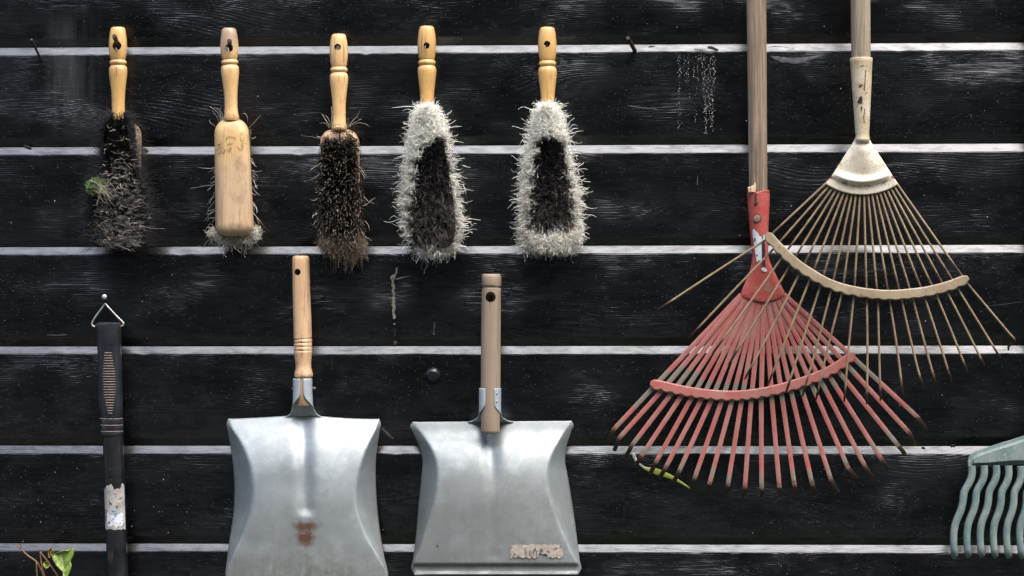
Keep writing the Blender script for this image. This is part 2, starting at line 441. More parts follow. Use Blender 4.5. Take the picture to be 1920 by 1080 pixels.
def smooth_rows(rows, sub=4):
    """Catmull-Rom through pixel rows"""
    a = np.array(rows, dtype=float); out = []
    n = len(a)
    for i in range(n - 1):
        p0, p1, p2, p3 = a[max(i - 1, 0)], a[i], a[i + 1], a[min(i + 2, n - 1)]
        for k in range(sub):
            t = k / sub
            out.append(0.5 * ((2 * p1) + (-p0 + p2) * t + (2 * p0 - 5 * p1 + 4 * p2 - p3) * t * t + (-p0 + 3 * p1 - 3 * p2 + p3) * t ** 3))
    out.append(a[-1])
    return [tuple(x) for x in out]

def drill(me, holes):
    """holes: (point, radius): round holes straight through towards the wall"""
    o = bpy.data.objects.new('tmp_body', me); COL.objects.link(o)
    cuts = []
    for (c, r, tilt) in holes:
        bm = bmesh.new()
        bmesh.ops.create_cone(bm, cap_ends=True, segments=28, radius1=r, radius2=r, depth=0.2)
        bmesh.ops.rotate(bm, verts=bm.verts, matrix=Matrix.Rotation(R(90 + tilt), 3, 'X'))
        bmesh.ops.translate(bm, verts=bm.verts, vec=c)
        m2 = bpy.data.meshes.new('tmp_cut'); bm.to_mesh(m2); bm.free()
        co = bpy.data.objects.new('tmp_cut', m2); COL.objects.link(co); cuts.append(co)
        md = o.modifiers.new('b', 'BOOLEAN'); md.operation = 'DIFFERENCE'; md.solver = 'EXACT'; md.object = co
    bpy.context.view_layer.update()
    dg = bpy.context.evaluated_depsgraph_get()
    res = bpy.data.meshes.new_from_object(o.evaluated_get(dg))
    for c in cuts: bpy.data.objects.remove(c)
    bpy.data.objects.remove(o)
    return res

def tube(pts, radii, seg=8):
    """round wire through world points"""
    pts = [Vector(p) for p in pts]
    n = len(pts)
    if not hasattr(radii, '__len__'): radii = [radii] * n
    verts, faces = [], []
    e1 = None
    for i in range(n):
        ax = (pts[min(i + 1, n - 1)] - pts[max(i - 1, 0)]).normalized()
        if e1 is None:
            e1 = ax.orthogonal().normalized()
        e1 = (e1 - ax * e1.dot(ax)).normalized()
        e2 = ax.cross(e1)
        for k in range(seg):
            t = 2 * math.pi * k / seg
            verts.append(pts[i] + (e1 * math.cos(t) + e2 * math.sin(t)) * radii[i])
    for i in range(n - 1):
        for k in range(seg):
            k2 = (k + 1) % seg
            faces.append((i * seg + k, i * seg + k2, (i + 1) * seg + k2, (i + 1) * seg + k))
    faces.append(tuple(range(seg - 1, -1, -1)))
    faces.append(tuple((n - 1) * seg + k for k in range(seg)))
    return fix_normals(pydata(verts, faces))

def strip(pts, wl, wr, thick, crown=0.0):
    """flat bar through world points; width lies in the wall plane, thickness points off the wall"""
    pts = [Vector(p) for p in pts]
    n = len(pts)
    verts, faces = [], []
    for i in range(n):
        ax = (pts[min(i + 1, n - 1)] - pts[max(i - 1, 0)]).normalized()
        side = ax.cross(Vector((0, -1, 0))).normalized()
        nor = side.cross(ax).normalized()
        if nor.y > 0: nor = -nor
        a, b = pts[i] - side * wl[i], pts[i] + side * wr[i]
        t = nor * (thick / 2)
        cr = nor * crown
        m = (a + b) / 2
        e = 0.22
        # eight-sided section: slightly rounded edges
        verts += [a - t * 0.5, a + t * 0.5, a.lerp(b, e * 0.5) + t + cr * 0.5, m + t + cr, a.lerp(b, 1 - e * 0.5) + t + cr * 0.5, b + t * 0.5, b - t * 0.5, m - t]
    for i in range(n - 1):
        for k in range(8):
            k2 = (k + 1) % 8
            faces.append((i * 8 + k, i * 8 + k2, (i + 1) * 8 + k2, (i + 1) * 8 + k))
    faces.append(tuple(range(7, -1, -1)))
    faces.append(tuple((n - 1) * 8 + k for k in range(8)))
    return fix_normals(pydata(verts, faces))

def plate(outline, d_back, d_front, bevel=0.002, seg=3):
    """outline in pixels, extruded between two distances from the wall, front edges rounded"""
    bm = bmesh.new()
    vf = [bm.verts.new(P(x, y, d_front)) for x, y in outline]
    f = bm.faces.new(vf)
    ret = bmesh.ops.extrude_face_region(bm, geom=[f])
    dv = [v for v in ret['geom'] if isinstance(v, bmesh.types.BMVert)]
    bmesh.ops.translate(bm, verts=dv, vec=(0, d_front - d_back, 0))
    bmesh.ops.recalc_face_normals(bm, faces=bm.faces)
    if bevel > 0:
        es = [e for e in bm.edges if all(abs(v.co.y + d_front) < 1e-5 for v in e.verts)]
        es += [e for e in bm.edges if all(abs(v.co.y + d_back) < 1e-5 for v in e.verts)]
        bmesh.ops.bevel(bm, geom=es, offset=bevel, segments=seg, affect='EDGES', clamp_overlap=True)
    bmesh.ops.triangulate(bm, faces=[q for q in bm.faces if len(q.verts) > 4])
    me = bpy.data.meshes.new('m'); bm.to_mesh(me); bm.free()
    return me

def grid_mesh(cols_rows, nu, nv):
    faces = []
    for j in range(nv - 1):
        for i in range(nu - 1):
            a = j * nu + i
            faces.append((a, a + 1, a + nu + 1, a + nu))
    return pydata(cols_rows, faces)

def interp(x, xs, ys):
    return float(np.interp(x, xs, ys))

def spl(x, xs, ys):
    """monotone-ish smooth interpolation (cubic Hermite)"""
    xs = np.asarray(xs, float); ys = np.asarray(ys, float)
    x = min(max(x, xs[0]), xs[-1])
    i = int(min(max(np.searchsorted(xs, x) - 1, 0), len(xs) - 2))
    m = np.gradient(ys, xs)
    h = xs[i + 1] - xs[i]; t = (x - xs[i]) / h
    return float((2 * t**3 - 3 * t**2 + 1) * ys[i] + (t**3 - 2 * t**2 + t) * h * m[i] + (-2 * t**3 + 3 * t**2) * ys[i + 1] + (t**3 - t**2) * h * m[i + 1])

# ------------------------------------------------------------------ ground, with an added light-blocking bank
gx = np.concatenate([[-120, -60, -30], np.linspace(-18, 18, 73), [30, 60, 120]])
gy = np.concatenate([[-120, -60, -30, -20], np.linspace(-15, -4, 45), [-2, 0, 3, 10, 40, 120]])
verts = []
for yy_ in gy:
    for xx_ in gx:
        f = min(max((-yy_ - 5.0) / 4.5, 0), 1); f = f * f * (3 - 2 * f)
        h = 9.2 * f + (0.5 * f * (math.sin(xx_ * 0.9 + yy_) + math.sin(xx_ * 2.3 - yy_ * 1.7)) + rng.normal(0, 0.12) * f)  # bank behind the camera, added to keep bright horizon out of wall reflections
        verts.append((xx_, yy_, h))
nx_ = len(gx)
me = pydata(verts, [(j * nx_ + i, j * nx_ + i + 1, (j + 1) * nx_ + i + 1, (j + 1) * nx_ + i) for j in range(len(gy) - 1) for i in range(nx_ - 1)])
tag(link_mesh('ground', me, M_GROUND, sharp=None), 'trodden gravel ground with an added unseen bank that blocks horizon light', None, None, 'structure')

# ------------------------------------------------------------------ the black board wall
wall = thing('plank_wall', (0, 0.02, 0), 'black stained wall of horizontal wooden boards with bevelled joints', 'wall')
GAPZ = [P(875, y, -0.005).z for y in (92.5, 280.4, 468.8, 656.4, 843.4, 1027.8)]   # middle of each pale upper bevel
pitch = (GAPZ[0] - GAPZ[-1]) / 5
gaps = [GAPZ[0] + pitch * k for k in range(11, 0, -1)] + GAPZ
while gaps[-1] - pitch > 0.05:
    gaps.append(gaps[-1] - pitch)
HB = 7.2 / PXM                       # half height of a pale bevel
UND = 13.5 / PXM                     # height of the dark bevel above it
XW = 2.1
PLANKS = []
def make_plank(z_top_front, z_bot_front):
    """front face from z_bot_front to z_top_front; bevelled above and below"""
    nx = 420
    xs = np.linspace(-XW, XW, nx)
    zt, zb = z_top_front, z_bot_front
    prof = [(0.032, zt + 2 * HB, 0), (0.0056, zt + 2 * HB, 0), (0.0008, zt + 0.0010, 1), (0.0002, zt - 0.0003, 1), (0.0, zt - 0.0022, 1),
            (0.0, zt * 0.66 + zb * 0.34, 2), (0.0, zt * 0.33 + zb * 0.67, 2),
            (0.0, zb + 0.002, 3), (0.0004, zb + 0.0002, 3), (0.0014, zb - 0.0009, 3), (0.0060, zb - UND, 0), (0.032, zb - UND, 0)]
    k = len(prof)
    jt = np.convolve(rng.normal(0, 1, nx + 8), np.ones(5) / 5, 'valid')[:nx] * 0.0005 + np.convolve(rng.normal(0, 1, nx + 60), np.ones(50) / 50, 'valid')[:nx] * 0.0022
    jb = np.convolve(rng.normal(0, 1, nx + 8), np.ones(5) / 5, 'valid')[:nx] * 0.0006
    cup = np.convolve(rng.normal(0, 1, nx + 60), np.ones(55) / 55, 'valid')[:nx] * 0.003
    nick = (rng.random(nx) < 0.03) * rng.random(nx) * 0.0022
    verts = []
    for i, x in enumerate(xs):
        for (y, z, kind) in prof:
            if kind == 1: z += jt[i] - nick[i]
            if kind == 3: z += jb[i]
            if kind == 2: y += cup[i] * 0.6
            verts.append((x, y, z))
    faces = []
    for i in range(nx - 1):
        for j in range(k):
            j2 = (j + 1) % k
            faces.append((i * k + j, i * k + j2, (i + 1) * k + j2, (i + 1) * k + j))
    faces.append(tuple(range(k))); faces.append(tuple((nx - 1) * k + j for j in range(k - 1, -1, -1)))
    me = fix_normals(pydata(verts, faces))
    o = bpy.data.objects.new('plank', me)
    COL.objects.link(o)
    me.materials.append(M_PLANK)
    me.polygons.foreach_set('use_smooth', np.ones(len(me.polygons), dtype=bool))
    me.set_sharp_from_angle(angle=R(38))
    zc = (zt + zb) / 2
    me.transform(Matrix.Translation((0, -0.02, -zc)))
    o.parent = wall
    o.location = (0, 0, zc)
    me.transform(Matrix.Translation((0, 0, 0)))
    ORG[o.name] = Vector((0, 0.02, zc))
    PLANKS.append((zt + HB, zb - UND, o))
    return o
for i in range(len(gaps)):
    zt = gaps[i] - HB
    zb = (gaps[i + 1] + HB + UND + 0.0012) if i + 1 < len(gaps) else 0.012 + UND
    make_plank(zt, zb)
# boards behind the joints so no light comes through
bm = bmesh.new()
bmesh.ops.create_cube(bm, size=1.0)
bmesh.ops.scale(bm, verts=bm.verts, vec=(2 * XW - 0.05, 0.03, gaps[0] + 0.0))
bmesh.ops.translate(bm, verts=bm.verts, vec=(0, 0.05, gaps[0] / 2))
me = bpy.data.meshes.new('m'); bm.to_mesh(me); bm.free()
link_mesh('backing_board', me, M_KNOT, wall, smooth=False)

def plank_at(py):
    z = P(960, py, 0).z
    for a, b, o in PLANKS:
        if b <= z <= a: return o
    return PLANKS[0][2]

def wall_d(py):
    """distance of the wall surface at this picture height (bevels lie behind the front)"""
    z = P(875, py, -0.003).z
    for gz in gaps:
        if abs(z - gz) <= HB: return -(z - (gz - HB)) * 0.0056 / (2 * HB)
        if 0 < z - gz - HB <= UND: return -0.0060 * (1 - (z - gz - HB) / UND)
    return 0.0

# bolt head
root = plank_at(703)
rows = [(P(812, 704, 0.0002), 13.6, 13.6)]
pc = P(812, 703, 0)
verts, faces = [], []
prof = [(14.2, 0.0), (14.4, 2.0), (13.6, 5.0), (11.6, 7.8), (8.2, 9.8), (4.2, 10.8), (0.6, 11.1)]
sg = 32
for r, h in prof:
    for k in range(sg):
        t = 2 * math.pi * k / sg
        verts.append(pc + Vector((math.cos(t) * r / PXM, -h / PXM, math.sin(t) * r / PXM)))
for i in range(len(prof) - 1):
    for k in range(sg):
        faces.append((i * sg + k, i * sg + (k + 1) % sg, (i + 1) * sg + (k + 1) % sg, (i + 1) * sg + k))
faces.append(tuple((len(prof) - 1) * sg + k for k in range(sg)))
o = link_mesh('bolt_head', fix_normals(pydata(verts, faces)), M_BOLT, root)
o['label'] = 'round domed black bolt head'

def smear(name, pts, widths, mat, thick=0.0006, jit=0.3, parent=None, sub=5):
    """a thin dried mark that follows the wall surface"""
    rows = smooth_rows([(x, y, w_) for (x, y), w_ in zip(pts, widths)], sub)
    wp, wl, wr = [], [], []
    for x, y, w_ in rows:
        wp.append(P(x, y, wall_d(y) + thick * 0.4))
        wl.append(max(w_, 0.3) / 2 / PXM * random.uniform(1 - jit, 1 + jit))
        wr.append(max(w_, 0.3) / 2 / PXM * random.uniform(1 - jit, 1 + jit))
    return link_mesh(name, strip(wp, wl, wr, thick), mat, parent or plank_at(pts[0][1]))

smear('mud_run', [(737, 520), (737, 535), (738, 552), (738, 575), (739, 598)], [7, 5.5, 5, 5.5, 4], M_MUD, jit=0.6, sub=8)
smear('mud_run', [(744, 502), (743, 512), (738, 520), (734, 524)], [3.5, 3, 9, 7], M_MUD, jit=0.4)
smear('mud_run', [(742, 524), (752, 521), (762, 519), (773, 517)], [2, 2.5, 1.6, 1], M_MUD, jit=0.5)
smear('mud_run', [(739.5, 606), (739.5, 609)], [4, 3], M_MUD)
smear('mud_run', [(740, 618), (740.5, 630)], [1.2, 1.6], M_SCRATCH, jit=0.6)
smear('mud_run', [(741, 640), (741, 646)], [6, 4], M_MUD)
smear('mud_run', [(815, 604), (814, 615), (813, 628)], [2, 3, 3], M_SCRATCH, jit=0.7)
smear('scrape_mark', [(644, 712), (656, 732), (668, 755), (684, 778)], [1.5, 4, 4, 5], M_SCRATCH, 0.0004)
smear('scrape_mark', [(716, 803), (728, 815), (738, 823)], [5, 5, 3], M_SCRATCH, 0.0004)
smear('scrape_mark', [(1176, 198), (1205, 202), (1234, 205)], [1.0, 1.3, 0.8], M_GREYWOOD, 0.0004)
smear('scrape_mark', [(1236, 205), (1270, 208)], [0.8, 0.6], M_SCRATCH, 0.0004)
smear('scrape_mark', [(1308, 330), (1308, 348)], [1.2, 0.8], M_GREYWOOD, 0.0004)
smear('scrape_mark', [(1850, 574), (1885, 570), (1918, 566)], [0.8, 1.0, 0.6], M_SCRATCH, 0.0004)
smear('scrape_mark', [(88, 628), (112, 628.5), (126, 627)], [1.0, 1.2, 0.7], M_GREYWOOD, 0.0004)
# weathered split beside the red rake's pole and the knot near the peg
smear('split_wood', [(1445, 106), (1470, 112), (1500, 113), (1545, 103)], [3, 10, 9, 2], M_GREYWOOD, 0.0005)
smear('split_wood', [(1440, 90), (1462, 89), (1490, 93)], [4, 5, 3], M_KNOT, 0.0007)
smear('knot', [(1302, 93), (1316, 96), (1335, 98), (1346, 94)], [4, 6, 5, 2], M_GREYWOOD, 0.0012)
smear('knot', [(1327, 89), (1337, 91), (1346, 95)], [6, 8, 5], M_KNOT, 0.002)
smear('knot', [(1216, 89), (1228, 87)], [4, 3], M_KNOT, 0.001)
smear('knot', [(272, 279), (276, 284)], [3, 6], M_KNOT, 0.001)
smear('knot', [(44, 272), (58, 277)], [4, 4], M_KNOT, 0.002)
smear('knot', [(1783, 836), (1792, 834)], [4, 3], M_KNOT, 0.002)
smear('knot', [(1728, 839), (1735, 841)], [5, 3], M_KNOT, 0.001)

def speck_mesh(name, pts, parent, mat):
    """many tiny dried specks as one mesh"""
    verts, faces = [], []
    for (x, y, r) in pts:
        c = P(x, y, wall_d(y)); s = r / PXM; b = len(verts)
        sx, sz = s * random.uniform(0.7, 1.2), s * random.uniform(0.7, 1.7)
        verts += [c + Vector((sx, 0.0001, 0)), c + Vector((0, 0.0001, sz)), c + Vector((-sx, 0.0001, 0)), c + Vector((0, 0.0001, -sz)), c + Vector((0, -s * 0.5, 0))]
        faces += [(b, b + 1, b + 4), (b + 1, b + 2, b + 4), (b + 2, b + 3, b + 4), (b + 3, b, b + 4)]
    o = link_mesh(name, fix_normals(pydata(verts, faces)), mat, parent, smooth=False)
    o['kind'] = 'stuff'
    return o
pts = []
for cx in (1271, 1276, 1282, 1290, 1300, 1309, 1314, 1318, 1322, 1327, 1331, 1336, 1340):
    y = 100 + random.uniform(0, 10)
    ln = random.uniform(120, 160) if cx < 1280 or cx > 1305 else random.uniform(40, 110)
    drift = random.uniform(-0.04, 0.09)
    while y < 100 + ln and y < 258:
        if random.random() < 0.8:
            pts.append((cx + drift * (y - 100) + random.gauss(0, 1.8), y, random.uniform(0.45, 1.35)))
        y += random.uniform(1.2, 4.2)
speck_mesh('mud_splashes', pts, plank_at(180), M_LIME)
for py0, py1, n in ((20, 66, 30), (110, 258, 70), (296, 446, 110), (484, 634, 260), (670, 822, 330), (856, 1004, 420), (1040, 1078, 130)):
    pts = []
    for _ in range(n):
        x = random.uniform(0, 1920)
        r = random.choice((0.4, 0.4, 0.45, 0.5, 0.5, 0.6, 0.6, 0.7, 0.8, 0.9, 1.3))
        pts.append((x, random.uniform(py0, py1), r))
    speck_mesh('lime_specks', pts, plank_at((py0 + py1) / 2), M_MUD)

# ------------------------------------------------------------------ fibres
def fibres(name, root, tip, ctrl, radius, col0, col1, parent, curl=0.0, nseg=5, colpow=2.0, freq=(4, 9), mat=None):
    """N bent fibres as one mesh: root, tip, ctrl are (N,3) arrays, col0/col1 (N,3) root and tip colours"""
    N = len(root)
    t = np.linspace(0, 1, nseg + 1)[None, :, None]
    r0 = root[:, None, :]; c0 = ctrl[:, None, :]; t0 = tip[:, None, :]
    pts = (1 - t) ** 2 * r0 + 2 * t * (1 - t) * c0 + t ** 2 * t0
    axis = tip - root
    L = np.linalg.norm(axis, axis=1, keepdims=True) + 1e-9
    axis = axis / L
    ref = rng.normal(0, 1, (N, 3))
    e1 = np.cross(axis, ref); e1 /= np.linalg.norm(e1, axis=1, keepdims=True) + 1e-9
    e2 = np.cross(axis, e1)
    if np.any(np.asarray(curl) > 0):
        cu = (np.asarray(curl) * np.ones(N))[:, None, None] * rng.uniform(0.4, 1.3, (N, 1, 1))
        w_ = rng.uniform(freq[0], freq[1], (N, 1, 1)); ph = rng.uniform(0, 6.28, (N, 1, 1))
        pts = pts + cu * t ** 1.5 * (np.sin(w_ * t + ph) * e1[:, None, :] + np.cos(w_ * 0.8 * t + ph) * e2[:, None, :])
    rad = (np.asarray(radius) * np.ones(N))[:, None, None] * (1 - 0.55 * t)
    ang = np.array([0, 2.0944, 4.1888])
    ring = (np.cos(ang)[None, None, :, None] * e1[:, None, None, :] + np.sin(ang)[None, None, :, None] * e2[:, None, None, :])
    V = pts[:, :, None, :] + ring * rad[:, :, :, None]
    K = nseg + 1
    V = V.reshape(-1, 3)
    base = (np.arange(N) * K * 3)[:, None, None]
    i = np.arange(nseg)[None, :, None] * 3
    k = np.arange(3)[None, None, :]
    k2 = (k + 1) % 3
    F = np.stack([base + i + k, base + i + k2, base + i + 3 + k2, base + i + 3 + k], axis=-1).reshape(-1, 4)
    me = bpy.data.meshes.new('m')
    me.vertices.add(len(V)); me.vertices.foreach_set('co', V.astype(np.float32).ravel())
    me.loops.add(F.size); me.loops.foreach_set('vertex_index', F.astype(np.int32).ravel())
    me.polygons.add(len(F))
    me.polygons.foreach_set('loop_start', (np.arange(len(F)) * 4).astype(np.int32))
    me.update(calc_edges=True)
    cc = col0[:, None, :] * (1 - t ** colpow) + col1[:, None, :] * t ** colpow
    cc = np.repeat(cc[:, :, None, :], 3, axis=2).reshape(-1, 3)
    set_col(me, cc)
    o = link_mesh(name, me, mat or M_FIBRE, parent, smooth=False)
    o['kind'] = 'stuff'
    return o

def PV(px, py, d):
    """vectorised P"""
    px = np.asarray(px, float); py = np.asarray(py, float); d = np.asarray(d, float) * np.ones_like(px)
    a = ((px - 960) / PXM / DIST)[..., None]; b = ((540 - py) / PXM / DIST)[..., None]
    v = np.array(fwd)[None] + a * np.array(r2)[None] + b * np.array(u2)[None]
    t = (-d - C_LOC.y) / v[..., 1]
    return np.array(C_LOC)[None] + v * t[..., None]

# ------------------------------------------------------------------ nails
def nail(p_wall, p_tip, r_px, label, mat=M_NAIL, head=None, bend=None):
    a, b = Vector(p_wall), Vector(p_tip)
    into = a + Vector((0, 0.012, 0)) - (b - a).normalized() * 0.002
    r = r_px / PXM
    pts = [into, a] + ([Vector(bend)] if bend is not None else []) + [a.lerp(b, 0.96) if bend is None else b.lerp(Vector(bend), 0.04), b]
    root = thing('nail', a, label, 'nail', 'nails the tools hang on')
    link_mesh('shank', tube(pts, [r] * (len(pts) - 1) + [r * 0.8], 12), mat, root)
    if head:
        ax = (b - a).normalized()
        link_mesh('nail_head', tube([b - ax * 0.0004, b + ax * 0.0004, b + ax * 0.0016, b + ax * 0.002], [head / PXM * 0.95, head / PXM, head / PXM, head / PXM * 0.8], 16), M_NAILHEAD, root)
    return root

nail(P(76, 110, 0), P(59, 74, 0.045), 2.3, 'empty rusty nail slanting up from the wall, left of all brushes')
nail(P(1191, 96, -0.003), P(1177, 71, 0.05), 4.0, 'thick empty peg nail slanting up, right of the rightmost brush')
nail(P(224, 92, -0.004), P(214, 67, 0.068), 4.2, 'dark nail sticking up out of the hole of the moss-tufted black brush')
nail(P(434, 97, -0.004), P(430, 76, 0.088), 4.2, 'nail with shiny tip through the hole of the wooden-backed brush')
nail(P(636, 90, -0.006), P(635, 90, 0.026), 3.6, 'dark nail inside the hole of the brown bristle brush', M_NAIL, 5.2)
nail(P(801, 90, -0.006), P(801.5, 88, 0.024), 3.6, 'dark nail inside the hole of the cream brush with brown centre')
nail(P(1027, 88, -0.006), P(1026, 84, 0.026), 3.6, 'dark nail inside the hole of the rightmost cream and black brush')
nail(P(200, 572, 0), P(195.5, 557, 0.055), 2.6, 'nail with round pale head carrying the triangular wire hanger', M_NAIL, 4.6)
nail(P(561, 511, 0), P(559.5, 510, 0.03), 3.8, 'dark nail inside the hole of the orange dustpan handle')
nail(P(921, 560, 0), P(920, 557, 0.034), 4.6, 'dark nail inside the hole of the raw grey-brown dustpan handle')

# ------------------------------------------------------------------ hand brushes
BG = 'hand brushes hanging in a row'
HROWS = [(0, 9.5), (1.2, 12.6), (4, 14.0), (13, 15.8), (26, 17.2), (38, 17.6), (50, 16.6), (58, 15.4), (62.2, 14.3), (63.4, 13.6), (64.6, 14.4), (66, 16.0), (68.6, 16.6),
         (71.2, 16.0), (72.6, 14.4), (73.8, 13.7), (75, 14.8), (78, 16.8), (84, 17.6), (92, 17.2), (105, 15.6), (122, 13.6), (140, 12.6), (158, 12.4), (170, 13.2), (180, 15.5)]
def brush_handle(root, x0, y0, x1, y1, d, hole, mat, length, sc=1.0, flat=0.92, hole_r=6.5):
    rows = []
    for (t, r) in HROWS:
        tt = t * sc
        if tt > length: break
        f = tt / length
        rows.append((x0 + (x1 - x0) * f, y0 + (y1 - y0) * f, r * (1 + (sc - 1) * 0.5), d, r * flat))
    rows.append((x1, y1, 13.0, d, 12.0))
    me = lathe_px(rows, 44)
    me = drill(me, [(P(hole[0], hole[1], d), hole_r * S(d), 0)])
    return link_mesh('handle', me, mat, root, sharp=50)

def block_outline(x0, x1, x2, x3, y0, y1, neck, xc, rad=26, rb=20):
    """rounded-shouldered block: top edge x0..x1 at y0, bottom x2..x3 at y1; neck half-width at centre xc"""
    pts = []
    for k in range(7):
        a = math.pi / 2 * k / 6
        pts.append((x0 + rad - rad * math.sin(a), y0 + rad * (1 - math.cos(a)) ))
    for k in range(7):
        a = math.pi / 2 * k / 6
        pts.append((x2 + rb - rb * math.cos(a), y1 - rb * 0.7 + rb * 0.7 * math.sin(a)))
    for k in range(7):
        a = math.pi / 2 * (1 - k / 6)
        pts.append((x3 - rb + rb * math.cos(a), y1 - rb * 0.7 + rb * 0.7 * math.sin(a)))
    for k in range(7):
        a = math.pi / 2 * (1 - k / 6)
        pts.append((x1 - rad + rad * math.sin(a), y0 + rad * (1 - math.cos(a))))
    return pts

def inflate(outline, d_back, d_edge, d_front, power=3.2, rings=9, shrink=1.0):
    """softly rounded wooden block: outline in pixels, thickest along its middle"""
    o = np.array(outline, float); n = len(o)
    ya, yb = o[:, 1].min(), o[:, 1].max(); hw = (o[:, 0].max() - o[:, 0].min()) / 2
    verts, faces = [], []
    rows_ = []
    def ring(f, d):
        b = len(verts)
        for x, y in o:
            same = o[np.abs(o[:, 1] - y) < 9]
            xm = (o[:, 0].min() + o[:, 0].max()) / 2
            ym = min(max(y, ya + hw), yb - hw * 0.8)
            verts.append(P(xm + (x - xm) * f, ym + (y - ym) * f, d))
        rows_.append(b)
    ring(0.97, d_back); ring(1.0, d_back + 0.002); ring(1.0, d_edge)
    for k in range(rings):
        f = 1 - (k + 1) / rings
        ring(max(f, 0.001), d_edge + (d_front - d_edge) * (1 - f ** power) ** (1 / 2.0))
    for a, b in zip(rows_[:-1], rows_[1:]):
        for k in range(n):
            faces.append((a + k, a + (k + 1) % n, b + (k + 1) % n, b + k))
    faces.append(tuple(range(n)))
    return fix_normals(pydata(verts, faces))

def tufts(n, xc_fn, root_hw, tip_l, tip_r, y0r, y1r, y0t, y1t, d_root, d_tip, edge_drop, rows=17, cols=7, clump=0.75, jit=3.0, spread=1.0, seed=0):
    """roots in a tuft grid on the block, tips splayed over the outline; returns root, tip arrays (px space) and u, v"""
    iu = rng.integers(0, cols, n); iv = rng.integers(0, rows, n)
    uc = (iu + 0.5) / cols * 2 - 1; vc = (iv + 0.5) / rows
    tj = rng.normal(0, 0.10, (rows, cols)); tk = rng.normal(0, 0.010, (rows, cols))
    u0 = uc + rng.normal(0, 0.10, n); v0 = vc + rng.normal(0, 0.012, n)
    ang = rng.uniform(0, 2 * np.pi, n); rr = np.sqrt(rng.uniform(0, 1, n))
    du = rr * np.cos(ang) / cols * (1.05 - clump * 0.1) * 1.5 * spread; dv = rr * np.sin(ang) / rows * 0.8 * spread
    u1 = uc + du + tj[iv, iu] * 0.5; v1 = vc + dv + tk[iv, iu]
    u1 = np.clip(u1, -1.12, 1.12); v1 = np.clip(v1, -0.03, 1.03)
    ry = y0r + (y1r - y0r) * v0
    rx = np.array([xc_fn(y) for y in ry]) + u0 * root_hw
    ty = y0t + (y1t - y0t) * v1
    L = np.interp(v1, tip_l[0], tip_l[1]); Rr = np.interp(v1, tip_r[0], tip_r[1])
    tx = (L + Rr) / 2 + u1 * (Rr - L) / 2
    dt = d_tip - edge_drop * np.abs(u1) ** 2.2 + rng.normal(0, 0.0035, n) + tj[iv, iu] * 0.018 - 0.014 * rr
    return rx, ry, np.full(n, d_root), tx + rng.normal(0, jit * 0.4, n), ty + rng.normal(0, jit * 0.4, n), dt, u1, v1

def jitcol(base, n, amt=0.2, w_=None):
    b = np.asarray(base, float)
    if b.ndim == 1: b = np.tile(b, (n, 1))
    return np.clip(b * (1 + rng.normal(0, amt, (n, 1))), 0.001, 1)

CREAM = np.array((0.99, 0.95, 0.83)); BLACK = np.array((0.010, 0.0095, 0.010)); DUST = np.array((0.16, 0.135, 0.11)); TANF = np.array((0.42, 0.34, 0.26))

# --- brush with black bristles clogged with lint (leftmost)
b1 = thing('hand_brush', P(221, 470, 0.03), 'hand brush with tangled black bristles full of lint, leftmost of the five', 'brush', BG)
brush_handle(b1, 221, 51, 222, 226, 0.020, (222, 87), M_HONEY, 175, 0.97, hole_r=8.5)
link_mesh('block', plate(block_outline(188, 262, 190, 258, 228, 432, 14, 225, 26, 18), 0.005, 0.024, 0.005), M_BLOCK, b1)
n = 11000
tl = ([0, 0.08, 0.2, 0.4, 0.55, 0.8, 0.95, 1], [206, 190, 186, 190, 172, 164, 172, 192])
tr = ([0, 0.08, 0.2, 0.4, 0.55, 0.8, 0.95, 1], [240, 246, 250, 258, 274, 282, 278, 262])
rx, ry, rd, tx, ty, td, u, v = tufts(n, lambda y: 223 + (y - 230) * 0.02, 30, tl, tr, 236, 425, 214, 466, 0.022, 0.078, 0.030, 16, 6, jit=5, spread=1.3)
rt, tp = PV(rx, ry, rd), PV(tx, ty, td)
ct = (rt + tp) / 2 + rng.normal(0, 0.004, (n, 3)); ct[:, 1] = np.minimum(ct[:, 1], rt[:, 1] - 0.02)
c1 = jitcol(np.where((rng.random(n) < (0.03 + 0.16 * np.clip(v - 0.35, 0, 1)))[:, None], DUST * 0.55, BLACK * 4.5), n, 0.5)
fibres('bristles', rt, tp, ct, 0.00022, jitcol(BLACK, n), c1, b1, 0.0022, 5)
# fine fuzz along the outline
n = 5200
vv = rng.random(n); sd_ = rng.choice((-1, 1), n)
L = np.interp(vv, tl[0], tl[1]); Rr = np.interp(vv, tr[0], tr[1]); yy = 212 + vv * 250
bx = np.where(sd_ < 0, L + 8, Rr - 8)
rt = PV(bx, yy, 0.05 + rng.normal(0, 0.008, n))
tp = PV(bx + sd_ * rng.gamma(2.2, 6.0, n), yy + rng.normal(3, 11, n), 0.045 + rng.normal(0, 0.010, n))
fibres('bristles', rt, tp, (rt + tp) / 2 + rng.normal(0, 0.003, (n, 3)), 0.00016, jitcol(BLACK * 2.2, n), jitcol(BLACK * 3.5, n, 0.5), b1, 0.0026, 4)
